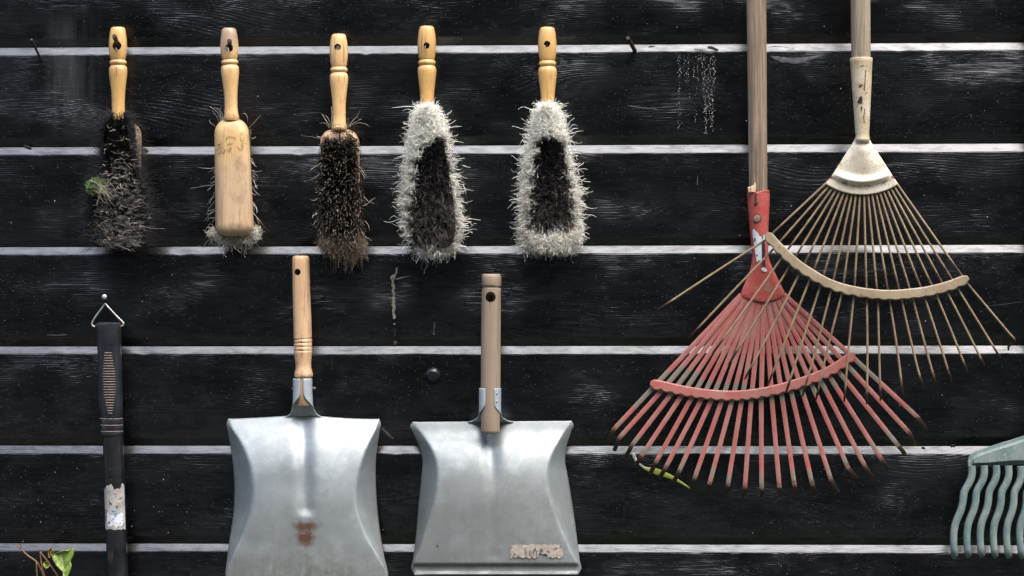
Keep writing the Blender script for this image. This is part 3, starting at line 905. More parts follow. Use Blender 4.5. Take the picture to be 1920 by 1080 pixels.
# lint: curled pale threads and fluff lying in the tips
def lint(parent, n, outl, outr, y0, y1, vlo, vpow, d0, drop, base, rad, size):
    vv = vlo + (1 - vlo) * rng.random(n) ** vpow
    uu = rng.uniform(-0.95, 0.95, n)
    L = np.interp(vv, outl[0], outl[1]); Rr = np.interp(vv, outr[0], outr[1])
    x = (L + Rr) / 2 + uu * (Rr - L) / 2; y = y0 + vv * (y1 - y0)
    d = d0 - drop * np.abs(uu) ** 2.2 + rng.normal(0, 0.003, n)
    a = rng.normal(0, 0.6, n) + np.where(rng.random(n) < 0.5, 0, np.pi)
    l = rng.gamma(2.0, size, n)
    rt = PV(x, y, d); tp = PV(x + np.cos(a) * l, y + np.sin(a) * l * 0.6, d + rng.normal(0, 0.003, n))
    o = fibres('lint', rt, tp, (rt + tp) / 2 + rng.normal(0, 0.0035, (n, 3)), rad, jitcol(base, n, 0.4), jitcol(base, n, 0.4), parent, 0.0022, 7, freq=(5, 14))
    return o
lint(b1, 560, tl, tr, 214, 466, 0.12, 0.5, 0.074, 0.028, np.array((0.32, 0.28, 0.235)), 0.00028, 5.0)
# clotted ridges of grey fluff: short dense hairs in little bundles
m = 85
kx = rng.uniform(-0.85, 0.85, m); kv = 0.45 + 0.53 * rng.random(m)
reps = 16
kx = np.repeat(kx, reps); kv = np.repeat(kv, reps); n = len(kx)
L = np.interp(kv, tl[0], tl[1]); Rr = np.interp(kv, tr[0], tr[1])
x = (L + Rr) / 2 + kx * (Rr - L) / 2 + rng.normal(0, 4.5, n); y = 214 + kv * 252 + rng.normal(0, 1.6, n) + np.sin(x * 0.4) * 1.5
d = 0.076 - 0.028 * np.abs(kx) ** 2.2 + rng.normal(0, 0.002, n)
rt = PV(x, y, d); tp = PV(x + rng.normal(0, 4, n), y + rng.normal(0, 2.2, n), d + rng.normal(0.001, 0.002, n))
fibres('lint', rt, tp, (rt + tp) / 2 + rng.normal(0, 0.002, (n, 3)), 0.00024, jitcol((0.11, 0.097, 0.083), n, 0.6), jitcol((0.16, 0.14, 0.115), n, 0.6), b1, 0.0016, 4)
lint(b1, 34, tl, tr, 214, 466, 0.08, 1.3, 0.082, 0.028, np.array((0.46, 0.38, 0.28)), 0.00045, 5.0)

# moss caught in it
moss = thing('moss_tuft', P(183, 362, 0.06), 'small bright green moss tuft caught in the black brush', 'moss')
n = 800
a = rng.uniform(0, 6.283, n); r_ = np.sqrt(rng.random(n)) * 21
rt = PV(183 + rng.normal(0, 4, n), 352 + rng.normal(0, 4, n), 0.062)
tp = PV(182 + np.cos(a) * r_ * 1.15, 351 + np.sin(a) * r_ * 0.95, 0.084 - 0.0012 * r_ + rng.normal(0, 0.003, n))
o = fibres('fronds', rt, tp, (rt + tp) / 2 + rng.normal(0, 0.003, (n, 3)), 0.0005, jitcol((0.05, 0.10, 0.018), n, 0.3), jitcol((0.15, 0.25, 0.075), n, 0.4), moss, 0.002, 5)
n = 34
rt = PV(186 + rng.normal(0, 8, n), 352 + rng.normal(0, 8, n), 0.082)
tp = PV(196 + rng.normal(0, 12, n), 362 + rng.normal(0, 12, n), 0.085)
fibres('threads', rt, tp, (rt + tp) / 2 + rng.normal(0, 0.004, (n, 3)), 0.00045, jitcol((0.30, 0.27, 0.17), n, 0.3), jitcol((0.36, 0.33, 0.22), n, 0.3), moss, 0.002, 6)

# --- brush seen from its wooden back
b2 = thing('hand_brush', P(436, 470, 0.03), 'hand brush turned with its plain wooden back outward, faint pencil scribbles', 'brush', BG)
brush_handle(b2, 429, 53, 434, 226, 0.062, (432, 91), M_HONEYGREY, 176, 0.95, hole_r=7.5)
link_mesh('worn_grip_end', lathe_px([(429.4, 52.4, 9.4, 0.062, 8.6), (429.4, 53.6, 12.4, 0.062, 11.4)], 30), M_BLOCK, b2)
blk = link_mesh('block', inflate(block_outline(402, 467, 404, 476, 221, 443, 14, 434, 30, 27), 0.048, 0.058, 0.0735, 3.0), M_BACK, b2, sharp=70)
def pencil(pts):
    q = [P(395 + x / 9.82, 210 + y / 9.82, 0.0737) for x, y, in pts]
    rows = smooth_rows([(395 + x / 9.82, 210 + y / 9.82) for x, y in pts], 3)
    q = [P(x, y, 0.0585 + 0.015 * math.sqrt(max(1 - min(abs(x - 439) / 37, 1) ** 3.0, 0)) + 0.0008) for x, y in rows]
    w_ = [0.42 / PXM * 1.0] * len(q)
    link_mesh('handwriting', strip(q, w_, w_, 0.0003), M_PENCIL, blk)
for st in ([(130, 700), (122, 735), (150, 768), (172, 745), (195, 695)], [(195, 695), (212, 745), (255, 738), (270, 700), (240, 672)],
           [(128, 668), (165, 655), (208, 638)], [(112, 560), (122, 592), (160, 600), (190, 580), (188, 552)], [(150, 555), (152, 590)],
           [(164, 508), (176, 522)], [(116, 488), (122, 498)],
           [(308, 660), (320, 705), (350, 720), (370, 692), (345, 662), (392, 658)], [(305, 585), (330, 598), (352, 560), (378, 596), (402, 566)],
           [(292, 515), (288, 470), (340, 456), (400, 455), (450, 470), (456, 508)],
           [(500, 622), (520, 672), (562, 692), (594, 660), (588, 615), (572, 590), (620, 578), (672, 592)],
           [(552, 462), (556, 505), (590, 528), (612, 500), (604, 470)], [(545, 398), (600, 394)]):
    pencil(st)
smear_pts = [(467, 297), (467.5, 305), (468, 313)]
# bristles press against the wall; a curly fringe shows below and strays at the sides
n = 5200
rx = rng.uniform(408, 470, n); ry = rng.uniform(240, 436, n)
rt = PV(rx, ry, np.full(n, 0.051)); tx = 438 + (rx - 438) * 0.92 + rng.normal(0, 3, n); ty = ry + np.where(ry > 400, (ry - 400) * 0.35, 0) + rng.normal(2, 3, n)
tp = PV(tx, ty, rng.uniform(0.004, 0.012, n))
fibres('bristles', rt, tp, (rt + tp) / 2 + rng.normal(0, 0.003, (n, 3)), 0.00022, jitcol((0.30, 0.25, 0.18), n), jitcol((0.40, 0.34, 0.25), n), b2, 0.002, 4)
n = 520
a = rng.uniform(-0.15, np.pi + 0.15, n)
rx = 439 + np.cos(a) * 34; ry = 428 + np.sin(a) * 12
rt = PV(rx, ry, rng.uniform(0.035, 0.052, n))
ln = rng.gamma(5, 4.2, n)
a2 = a + rng.normal(0, 0.55, n)
tp = PV(439 + np.cos(a) * 37 + np.cos(a2) * ln * 0.45, 428 + np.sin(a) * 16 + np.abs(np.sin(a2)) * ln * 0.85, rng.uniform(0.02, 0.062, n))
cb = np.where((rng.random(n) < 0.7)[:, None], np.array((0.88, 0.82, 0.68)), np.array((0.50, 0.42, 0.30)))
fibres('bristles', rt, tp, (rt + tp) / 2 + rng.normal(0, 0.006, (n, 3)), 0.00036, jitcol((0.60, 0.54, 0.42), n), jitcol(cb, n, 0.25), b2, 0.0045, 9, freq=(5, 12))
def strays(parent, segs, rad=0.00042, col=(0.52, 0.48, 0.40), d=0.04, curl=0.0012):
    a = np.array(segs, float); n = len(a)
    rt = PV(a[:, 0], a[:, 1], np.full(n, d)); tp = PV(a[:, 4], a[:, 5], d + rng.normal(0.004, 0.006, n))
    mid = PV(a[:, 2], a[:, 3], np.full(n, d + 0.004))
    ct = 2 * mid - (rt + tp) / 2
    fibres('stray_bristles', rt, tp, ct, rad, jitcol(col, n, 0.2), jitcol(col, n, 0.3), parent, curl, 9)
segs = [(413, 228, 408, 212, 393, 199), (414, 228, 412, 212, 401, 201), (418, 226, 415, 210, 407, 203), (411, 230, 405, 216, 398, 207), (416, 226, 413, 205, 416, 200),
        (448, 216, 461, 214, 464, 232), (404, 238, 398, 232, 391, 226), (466, 240, 476, 230, 489, 216), (404, 314, 388, 316, 370, 313), (470, 318, 480, 322, 491, 322),
        (468, 296, 473, 299, 477, 305), (469, 258, 475, 259, 480, 259), (403, 346, 396, 350, 390, 358), (403, 376, 394, 388, 386, 402), (403, 392, 393, 402, 383, 415),
        (402, 360, 398, 372, 392, 380), (472, 350, 480, 360, 487, 366), (472, 352, 478, 350, 484, 347), (473, 380, 481, 392, 483, 398), (474, 400, 486, 412, 497, 430), (474, 396, 482, 410, 488, 420),
        (470, 330, 475, 340, 482, 352), (474, 384, 480, 388, 481, 398), (470, 300, 476, 308, 479, 306), (475, 416, 480, 422, 478, 428), (403, 330, 398, 334, 394, 340)]
for k in range(26):
    y = random.uniform(300, 432); s = random.choice((-1, 1)); x = 404 if s < 0 else 472
    l = random.gammavariate(2.2, 4.0); segs.append((x, y, x + s * l * 0.5, y + random.uniform(0, 6), x + s * l, y + random.uniform(2, 16)))
strays(b2, segs)

# --- brown bristle brush
b3 = thing('hand_brush', P(640, 500, 0.03), 'hand brush with stiff dark brown pale-tipped bristles, third from the left', 'brush', BG)
brush_handle(b3, 635, 64, 636, 244, 0.020, (634.5, 90), M_HONEY, 180, 0.98, hole_r=6.6)
link_mesh('ferrule_ring', lathe_px([(636, 236.5, 13.0, 0.02), (636, 238, 14.4, 0.02), (636, 240, 14.4, 0.02), (636, 241.5, 13.0, 0.02)], 30), M_PINKWOOD, b3)
link_mesh('block', plate(block_outline(600, 672, 601, 674, 242, 452, 14, 636, 24, 18), 0.005, 0.024, 0.005), M_PINKWOOD, b3)
n = 2500
tl = ([0, 0.1, 0.3, 0.6, 0.8, 0.92, 1], [606, 601, 597, 592, 594, 598, 606])
tr = ([0, 0.1, 0.3, 0.6, 0.8, 0.92, 1], [662, 668, 675, 682, 684, 684, 676])
rx, ry, rd, tx, ty, td, u, v = tufts(n, lambda y: 637 + (y - 250) * 0.01, 36, tl, tr, 258, 452, 250, 476, 0.022, 0.078, 0.016, 20, 8, jit=5, spread=1.5)
rt, tp = PV(rx, ry, rd), PV(tx, ty + 2, td + rng.normal(0, 0.005, n))
ct = rt * 0.4 + tp * 0.6 + rng.normal(0, 0.0016, (n, 3)); ct[:, 1] -= 0.004
tipc = np.where((rng.random(n) < 0.5)[:, None], np.array((0.60, 0.50, 0.38)), np.array((0.05, 0.035, 0.025)))
fibres('bristles', rt, tp, ct, 0.00040, jitcol((0.010, 0.007, 0.005), n), jitcol(tipc, n, 0.3), b3, 0.0012, 7, colpow=7.0)
n = 2600   # dense dark underlayer of broken hairs
rx, ry, rd, tx, ty, td, u, v = tufts(n, lambda y: 637, 30, tl, tr, 262, 440, 258, 470, 0.022, 0.060, 0.022, 20, 7, jit=3, spread=1.5)
rt, tp = PV(rx, ry, rd), PV(tx, ty, td)
fibres('bristles', rt, tp, (rt + tp) / 2, 0.00034, jitcol((0.008, 0.006, 0.005), n), jitcol((0.014, 0.010, 0.007), n), b3, 0.0008, 3)
n = 2300   # soft tan beard at the lower end
rx = rng.uniform(604, 676, n); ry = rng.uniform(405, 446, n)
tx = rx + (rx - 640) * 0.12 + rng.normal(3, 5, n); ty = 452 + rng.gamma(3, 7, n) * (1 - np.abs(tx - 652) / 75).clip(0.3, 1.0) + rng.normal(6, 5, n)
ty = np.minimum(ty, 514)
rt, tp = PV(rx, ry, np.full(n, 0.024)), PV(tx, ty, rng.uniform(0.030, 0.066, n))
ct = (rt + tp) / 2 + rng.normal(0, 0.004, (n, 3)); ct[:, 1] -= 0.014
fibres('bristles', rt, tp, ct, 0.00024, jitcol((0.06, 0.042, 0.028), n), jitcol((0.20, 0.145, 0.095), n, 0.35), b3, 0.0035, 6)
segs = [(618, 238, 615, 222, 606, 214), (617, 240, 612, 226, 601, 214), (617, 240, 610, 232, 600, 229), (620, 238, 622, 216, 622, 200), (650, 240, 653, 226, 649, 222),
        (651, 238, 662, 226, 676, 208), (652, 240, 664, 230, 678, 223), (652, 240, 668, 228, 674, 222), (662, 244, 672, 230, 693, 238), (655, 236, 666, 222, 672, 222),
        (606, 262, 590, 258, 566, 252), (604, 258, 596, 256, 594, 252), (602, 306, 592, 312, 582, 318), (600, 326, 588, 334, 569, 340), (596, 372, 588, 376, 580, 372),
        (668, 276, 676, 278, 680, 277), (672, 310, 684, 326, 690, 334), (674, 318, 682, 330, 686, 334), (682, 368, 692, 378, 702, 382), (682, 386, 692, 380, 702, 370),
        (684, 414, 690, 422, 694, 432), (686, 444, 692, 448, 698, 450), (592, 412, 588, 420, 584, 418), (594, 400, 588, 404, 586, 408)]
strays(b3, segs, 0.0005, (0.42, 0.36, 0.28), 0.05)
n = 16
rt = PV(rng.uniform(622, 662, n), rng.uniform(246, 262, n), np.full(n, 0.025)); tp = PV(rng.uniform(614, 668, n), rng.uniform(232, 252, n), rng.uniform(0.05, 0.07, n))
fibres('stray_bristles', rt, tp, (rt + tp) / 2, 0.0004, jitcol((0.02, 0.015, 0.012), n), jitcol((0.05, 0.04, 0.03), n), b3, 0.0015, 5)

# --- two cream and black brushes
def cream_brush(label, hx0, hy0, hx1, hy1, hole, tl, tr, yt0, yt1, xcf, black_fn, seed, count, wob):
    b = thing('hand_brush', P(hx1, yt1, 0.03), label, 'brush', BG)
    brush_handle(b, hx0, hy0, hx1, hy1, 0.020, hole, M_HONEY, hy1 - hy0, 1.0, hole_r=6.0)
    link_mesh('block', plate(block_outline(hx1 - 32, hx1 + 34, hx1 - 30, hx1 + 40, 226, 440, 14, hx1, 26, 18), 0.005, 0.024, 0.005), M_PINKWOOD, b)
    # solid bristle-coloured mass added below the loose tips to throw light back
    nu, nv = 46, 70
    verts, cols = [], []
    for j in range(nv):
        v = j / (nv - 1)
        L = np.interp(v, tl[0], tl[1]); Rr = np.interp(v, tr[0], tr[1])
        for i in range(nu):
            u = 2 * i / (nu - 1) - 1
            x = (L + Rr) / 2 + u * (Rr - L) / 2 * 0.97; y = yt0 + 6 + (yt1 - yt0 - 12) * v
            dd_ = 0.071 - 0.030 * abs(u) ** 2.2 - 0.030 * max(0, 1 - v / 0.10) ** 2 - 0.022 * max(0, (v - 0.93) / 0.07) ** 2 + random.gauss(0, 0.0012)
            if i in (0, nu - 1) or j in (0, nv - 1): dd_ = 0.022
            blk_ = bool(black_fn(np.array([x]), np.array([y]))[0])
            verts.append(P(x, y, dd_ - (0.022 if blk_ else 0.0)))
            cols.append(BLACK * 1.2 if blk_ else CREAM * (1 - 0.35 * max(0, v - 0.4)))
    me = fix_normals(grid_mesh(verts, nu, nv)); set_col(me, np.array(cols))
    if me.polygons[nu * nv // 2].normal.y > 0: me.flip_normals()
    link_mesh('bristle_bounce_mass', me, M_FIBRE, b, sharp=None)
    # dark middle
    n = int(count * 0.95)
    rx, ry, rd, tx, ty, td, u, v = tufts(n, xcf, 30, tl, tr, 238, 432, yt0, yt1, 0.022, 0.080, 0.016, 15, 9, jit=3, spread=1.15)
    inside = black_fn(tx, ty)
    rx, ry, rd, tx, ty, td, u, v = [q[inside] for q in (rx, ry, rd, tx, ty, td, u, v)]; n = len(rx)
    rt, tp = PV(rx, ry, rd), PV(tx, ty, td)
    ct = (rt + tp) / 2 + rng.normal(0, 0.003, (n, 3)); ct[:, 1] -= 0.008
    dusty = (rng.random(n) < np.clip((v - 0.25) * 1.6, 0.02, 0.7) * (0.55 + 0.45 * np.sin(ty * 0.36 + 0.05 * tx)))[:, None]
    fibres('bristles', rt, tp, ct, 0.00032, jitcol(BLACK, n), jitcol(np.where(dusty, np.array((0.21, 0.17, 0.135)), BLACK * 2.2), n, 0.35), b, 0.0042, 6, freq=(5, 12))
    # cream surround
    n = count
    rx, ry, rd, tx, ty, td, u, v = tufts(n, xcf, 31, tl, tr, 232, 436, yt0 - 3, yt1 + 4, 0.022, 0.078, 0.030, 15, 9, jit=6, spread=1.35)
    tx = tx + np.sin(ty * 0.19 + seed) * wob * np.abs(u)
    inside = ~black_fn(tx, ty)
    rx, ry, rd, tx, ty, td, u, v = [q[inside] for q in (rx, ry, rd, tx, ty, td, u, v)]; n = len(rx)
    rt, tp = PV(rx, ry, rd), PV(tx, ty, td)
    ct = (rt + tp) / 2 + rng.normal(0, 0.004, (n, 3)); ct[:, 1] -= 0.008
    dirty = np.clip((v - 0.35) * 0.9, 0, 0.5)[:, None] * rng.uniform(0.2, 1.1, (n, 1))
    cc = CREAM[None] * (1 - dirty) + np.array((0.27, 0.235, 0.17))[None] * dirty
    fibres('bristles', rt, tp, ct, 0.00032, jitcol(np.array((0.96, 0.93, 0.84)), n, 0.03), jitcol(cc, n, 0.04), b, 0.0046, 7, freq=(5, 13))
    # loose top layer: bent hairs lying across the tips
    n = 7500
    vv = rng.random(n); uu = rng.uniform(-1, 1, n)
    L = np.interp(vv, tl[0], tl[1]); Rr = np.interp(vv, tr[0], tr[1])
    x = (L + Rr) / 2 + uu * (Rr - L) / 2; y = yt0 + vv * (yt1 - yt0)
    keep = ~black_fn(x, y); x, y, uu, vv = x[keep], y[keep], uu[keep], vv[keep]; n = len(x)
    ds = 0.080 - 0.030 * np.abs(uu) ** 2.2
    xm = (np.interp(vv, tl[0], tl[1]) + np.interp(vv, tr[0], tr[1])) / 2
    a = np.arctan2((vv - 0.45) * 1.2, (x - xm) / 45) + rng.normal(0, 1.1, n); l = rng.gamma(4, 2.1, n)
    rt = PV(x, y, ds - 0.010); tp = PV(x + np.cos(a) * l, y + np.sin(a) * l, ds - 0.004 + rng.normal(0, 0.003, n))
    ct = (rt + tp) / 2 + rng.normal(0, 0.003, (n, 3)); ct[:, 1] -= 0.014
    dirty = np.clip((vv - 0.30) * 1.0, 0, 0.6)[:, None] * rng.uniform(0.2, 1.1, (n, 1))
    cc = CREAM[None] * (1 - dirty) + np.array((0.36, 0.31, 0.22))[None] * dirty
    fibres('bristles', rt, tp, ct, 0.00030, jitcol(cc, n, 0.03), jitcol(cc, n, 0.04), b, 0.0036, 7, freq=(5, 13))
    # curly outline
    n = 900
    vv = rng.random(n) ** 1.0; sd_ = rng.choice((-1, 1), n)
    L = np.interp(vv, tl[0], tl[1]); Rr = np.interp(vv, tr[0], tr[1]); yy = yt0 + vv * (yt1 - yt0)
    bx = np.where(sd_ < 0, L + 9, Rr - 9)
    rt = PV(bx, yy, 0.048 + rng.normal(0, 0.006, n))
    up = np.where(vv < 0.3, -6, 3)
    tp = PV(bx + sd_ * (4 + rng.gamma(2.0, 5.0, n)), yy + rng.normal(0, 6, n) + up, 0.048 + rng.normal(0, 0.010, n))
    fibres('bristles', rt, tp, (rt + tp) / 2 + rng.normal(0, 0.003, (n, 3)), 0.00042, jitcol(CREAM, n, 0.03), jitcol(CREAM, n, 0.03), b, 0.0034, 8, freq=(4, 10))
    n = 240   # fringe under
    xx = rng.uniform(np.interp(0.97, tl[0], tl[1]), np.interp(0.97, tr[0], tr[1]), n)
    rt = PV(xx, np.full(n, yt1 - 8), 0.050 + rng.normal(0, 0.006, n)); tp = PV(xx + rng.normal(0, 6, n), yt1 + rng.gamma(2, 4.5, n) - 4, 0.046 + rng.normal(0, 0.008, n))
    fibres('bristles', rt, tp, (rt + tp) / 2 + rng.normal(0, 0.004, (n, 3)), 0.00032, jitcol(CREAM * 0.8, n), jitcol(CREAM * 0.85, n, 0.2), b, 0.0036, 8, freq=(4, 10))
    return b

def in_b4(x, y):
    nz = 5 * np.sin(y * 0.22) + 3 * np.sin(y * 0.51 + 1) + rng.normal(0, 5.0, len(x))
    lo = np.interp(y, [255, 265, 300, 360, 420, 460, 480], [816, 798, 779, 768, 761, 762, 768])
    hi = np.interp(y, [255, 265, 300, 360, 420, 460, 480], [830, 846, 855, 860, 866, 864, 848])
    return (x > lo + nz) & (x < hi + nz) & (y > 254) & (y < 478 + rng.normal(0, 5, len(x)))
b4 = cream_brush('hand brush with cream fringe around a brown-black centre, fourth from the left', 800, 49, 801, 216, (801, 87),
                 ([0, 0.07, 0.2, 0.4, 0.6, 0.8, 0.93, 1], [787, 779, 770, 760, 756, 757, 768, 790]),
                 ([0, 0.07, 0.2, 0.4, 0.6, 0.8, 0.93, 1], [814, 826, 838, 850, 858, 864, 860, 836]), 202, 474, lambda y: 801 + (y - 230) * 0.035, in_b4, 1.0, 6000, 3.0)
def in_b5(x, y):
    nz = 4 * np.sin(y * 0.2 + 1) + 3.5 * np.sin(y * 0.47) + rng.normal(0, 5.0, len(x))
    lo = np.interp(y, [252, 262, 300, 360, 420, 445], [1020, 1008, 1000, 993, 986, 1000])
    hi = np.interp(y, [252, 262, 300, 360, 420, 445], [1046, 1060, 1066, 1074, 1082, 1064])
    return (x > lo + nz) & (x < hi + nz) & (y > 256) & (y < 442 + rng.normal(0, 7, len(x)))
b5 = cream_brush('hand brush with cream bristles around a deep black centre, rightmost of the five', 1026, 51, 1027, 216, (1026, 84),
                 ([0, 0.07, 0.2, 0.4, 0.6, 0.8, 0.93, 1], [1012, 1004, 996, 982, 978, 977, 977, 990]),
                 ([0, 0.07, 0.2, 0.4, 0.6, 0.8, 0.93, 1], [1041, 1050, 1060, 1071, 1084, 1087, 1089, 1074]), 200, 470, lambda y: 1028 + (y - 230) * 0.02, in_b5, 2.4, 6000, 4.0)
strays(b5, [(1056, 224, 1062, 216, 1072, 209), (1060, 240, 1070, 226, 1078, 222), (1064, 252, 1074, 242, 1084, 240), (1076, 318, 1086, 312, 1094, 303), (1078, 316, 1090, 320, 1094, 326),
            (1004, 206, 998, 214, 995, 222), (992, 270, 982, 266, 978, 264), (1090, 340, 1096, 336, 1100, 336)], 0.00045, tuple(CREAM), 0.055)
strays(b4, [(866, 310, 874, 312, 882, 315), (838, 215, 846, 210, 846, 206), (780, 210, 770, 214, 766, 222), (770, 238, 760, 232, 756, 230), (868, 346, 872, 356, 874, 364),
            (760, 460, 754, 470, 756, 480), (800, 478, 798, 486, 806, 492)], 0.00045, tuple(CREAM), 0.055)

# ------------------------------------------------------------------ dustpans
def pan_sheet(root, spec, mat, name='pan'):
    ys, ye = spec['y0'], spec['y1']
    nv, ns, nc = 150, 12, 70
    verts, grime_shade, rust = [], [], []
    for j in range(nv):
        v = j / (nv - 1)
        y = ys + (ye - ys) * v
        xl = spl(y, *spec['xl']); xr = spl(y, *spec['xr']); cl = spl(y, *spec['cl']); cr = spl(y, *spec['cr'])
        cl = max(cl, xl + 0.5); cr = min(cr, xr - 0.5)
        xs = [xl + (cl - xl) * i / ns for i in range(ns)] + [cl + (cr - cl) * i / nc for i in range(nc + 1)] + [cr + (xr - cr) * (i + 1) / ns for i in range(ns)]
        for x in xs:
            xm = (cl + cr) / 2
            yo = spec['top'](x) * (1 - v) ** 6 + spec.get('bot', lambda x: 0)(x) * v ** 8
            d = spec['depth'](x, y, xl, cl, cr, xr) + spec['dent'](x, y)
            verts.append(P(x, y + yo, d))
            grime_shade.append(spec['grime_shade'](x, y)); rust.append(spec['rust'](x, y))
    nu = 2 * ns + nc + 1
    me = fix_normals(grid_mesh(verts, nu, nv))
    # smooth creases a little
    bm = bmesh.new(); bm.from_mesh(me)
    inner = [vv_ for vv_ in bm.verts if not vv_.is_boundary]
    for _ in range(spec.get('soft', 4)):
        bmesh.ops.smooth_vert(bm, verts=inner, factor=0.5, use_axis_x=False, use_axis_y=True, use_axis_z=False)
    bm.to_mesh(me); bm.free()
    set_attr(me, 'grime_shade', grime_shade); set_attr(me, 'rust', rust)
    me2 = me
    if me2.polygons[0].normal.y > 0: me2.flip_normals()
    o = link_mesh(name, me2, mat, root, sharp=None)
    md = o.modifiers.new('thickness', 'SOLIDIFY'); md.thickness = 0.0012; md.offset = -1
    return o

def pan_depth(dc, de, groove):
    def f(x, y, xl, cl, cr, xr):
        c = spl(y, *dc); e = spl(y, *de)
        if x < cl: t = (x - xl) / max(cl - xl, 1e-6); d = e + (c - e) * t
        elif x > cr: t = (xr - x) / max(xr - cr, 1e-6); d = e + (c - e) * t
        else: d = c + 0.004 * (1 - ((x - (cl + cr) / 2) / ((cr - cl) / 2)) ** 2)
        return d - groove(x, y)
    return f

def sst(a, b, x):
    t = min(max((x - a) / (b - a), 0), 1)
    return t * t * (3 - 2 * t)

# left pan
p1 = thing('dustpan', P(575, 1085, 0.02), 'shiny galvanised dustpan with orange turned handle and brown rust patch', 'dustpan', 'metal dustpans')
def groove1(x, y):
    xc = 569 + (y - 790) * 0.03
    s = math.exp(-((x - xc) / 13.0) ** 2)
    return 0.0052 * s * (1 - sst(952, 972, y)) * sst(770, 800, y)
def dents(seed, amp):
    r0 = random.Random(seed)
    ds = [(r0.uniform(420, 1100), r0.uniform(790, 1080), r0.uniform(12, 46), r0.uniform(-1, 1) * amp) for _ in range(46)]
    def f(x, y):
        return sum(a_ * math.exp(-((x - cx_) ** 2 + (y - cy_) ** 2) / (rr2 * rr2)) for cx_, cy_, rr2, a_ in ds if abs(x - cx_) < 2.5 * rr2 and abs(y - cy_) < 2.5 * rr2)
    return f
spec1 = dict(y0=784, y1=1090, dent=dents(3, 0.0011),
    xl=([784, 792, 810, 850, 919, 965, 1005, 1050, 1078, 1090], [428, 425, 427.5, 434, 439, 437, 431, 425.5, 422.5, 424]),
    xr=([784, 792, 810, 850, 919, 965, 1005, 1050, 1078, 1090], [711, 714, 711.5, 706, 705.5, 709, 714, 722, 728, 727]),
    cl=([784, 800, 830, 870, 905, 948, 1000, 1050, 1075, 1090], [429, 434, 452, 468, 474, 473, 456, 433, 424, 425]),
    cr=([784, 800, 830, 870, 905, 948, 1000, 1050, 1075, 1090], [710, 706, 692, 677, 669, 668, 685, 713, 726, 726]),
    top=lambda x: -4 * math.exp(-((x - 570) / 60) ** 2) + 1.5 * math.sin(x * 0.02), 
    depth=pan_depth(([784, 800, 830, 870, 920, 980, 1050, 1090], [0.016, 0.024, 0.037, 0.049, 0.057, 0.061, 0.062, 0.062]),
                    ([784, 800, 850, 920, 1000, 1060, 1090], [0.016, 0.016, 0.012, 0.012, 0.020, 0.045, 0.060]), groove1),
    grime_shade=lambda x, y: 0.10 + 0.85 * sst(880, 1040, y) * (0.5 + 0.5 * abs(math.sin((x - 420) * 0.011))) + 0.55 * sst(1020, 1080, y),  # brownish dirt plus painted-in dark reflection, stronger towards the bottom
    rust=lambda x, y: 0.85 * math.exp(-((x - 573) / 23) ** 2 - ((y - 1010) / 20) ** 2) + 0.62 * math.exp(-((x - 574) / 36) ** 2 - ((y - 984) / 11) ** 2) + 0.06 * sst(1020, 1080, y), soft=3)
pan1 = pan_sheet(p1, spec1, M_ZINC)
def lip(root, pts, r, mat, d):
    q = smooth_rows(pts, 6)
    me = tube([P(x, y, d) for x, y in q], r, 8)
    set_attr(me, 'grime_shade', [0.9] * len(me.vertices)); set_attr(me, 'rust', [0.0] * len(me.vertices))
    link_mesh('rolled_lip', me, mat, root)
lip(p1, [(424, 1090), (500, 1092), (575, 1093), (650, 1092), (727, 1090)], 0.0022, M_ZINC, 0.0615)

def handle_px(root, rows, holes, mat, name='handle', sub=1, sharp=50):
    me = lathe_px(rows if sub == 1 else smooth_rows(rows, sub), 44)
    if holes: me = drill(me, holes)
    return link_mesh(name, me, mat, root, sharp=sharp)
d = 0.034
hr = [(564, 479.5, 12, d), (564, 481, 14.6, d), (564, 484, 16, d), (564, 492, 16.4, d), (565, 540, 16.6, d), (567, 600, 17, d), (567.4, 632, 17.2, d)]
for k in range(4):
    y = 634 + k * 7.2
    hr += [(567.5, y, 17.2, d), (567.6, y + 0.8, 15.8, d), (567.7, y + 1.8, 15.8, d), (567.8, y + 2.6, 17.0, d), (567.9, y + 5.2, 17.4, d)]
hr += [(568, 663, 17, d), (568.4, 672, 15.8, d), (568.8, 682, 14.6, d), (569, 691, 14.8, d), (569.2, 698, 16.8, d), (569.3, 703, 17.6, d), (569.4, 706.5, 17.0, d), (569.4, 708, 14.5, d), (569.6, 735, 14.5, d), (569.8, 759, 14.0, d), (569.8, 761, 12.0, d)]
handle_px(p1, hr, [(P(559.5, 510, d), 6.2 * S(d), 0)], M_PANWOOD)

def socket(root, rows, mat, name='socket', nt=41):
    """rows: (cx, cy, R px, half wrap angle deg, d of the back of the pipe)"""
    verts = []
    rr = smooth_rows(rows, 6)
    for (cx, cy, rp, al, db) in rr:
        for k in range(nt):
            th = R(al) * (2 * k / (nt - 1) - 1)
            verts.append(P(cx, cy, db) + Vector((math.sin(th), -(1 - math.cos(th)), 0)) * (rp / PXM))
    me = fix_normals(grid_mesh(verts, nt, len(rr)))
    set_attr(me, 'grime_shade', [0.25] * len(verts)); set_attr(me, 'rust', [0.0] * len(verts))
    if me.polygons[0].normal.y > 0: me.flip_normals()
    o = link_mesh(name, me, mat, root, sharp=None)
    md = o.modifiers.new('thickness', 'SOLIDIFY'); md.thickness = 0.0013; md.offset = 0
    return o
sk = socket(p1, [(569.4, 709, 17.2, 171, 0.0215), (569.6, 725, 17.2, 171, 0.0215), (569.7, 740, 17.3, 166, 0.0215), (569.8, 748, 17.6, 150, 0.0215), (569.8, 756, 18.0, 122, 0.0212),
            (569.9, 763, 19.5, 88, 0.0205), (570, 770, 26, 58, 0.0195), (570, 777, 50, 32, 0.0185), (570, 783, 130, 16, 0.0175), (570, 787, 330, 8.5, 0.0175), (570, 792, 500, 5.5, 0.0185)], M_SOCKET)
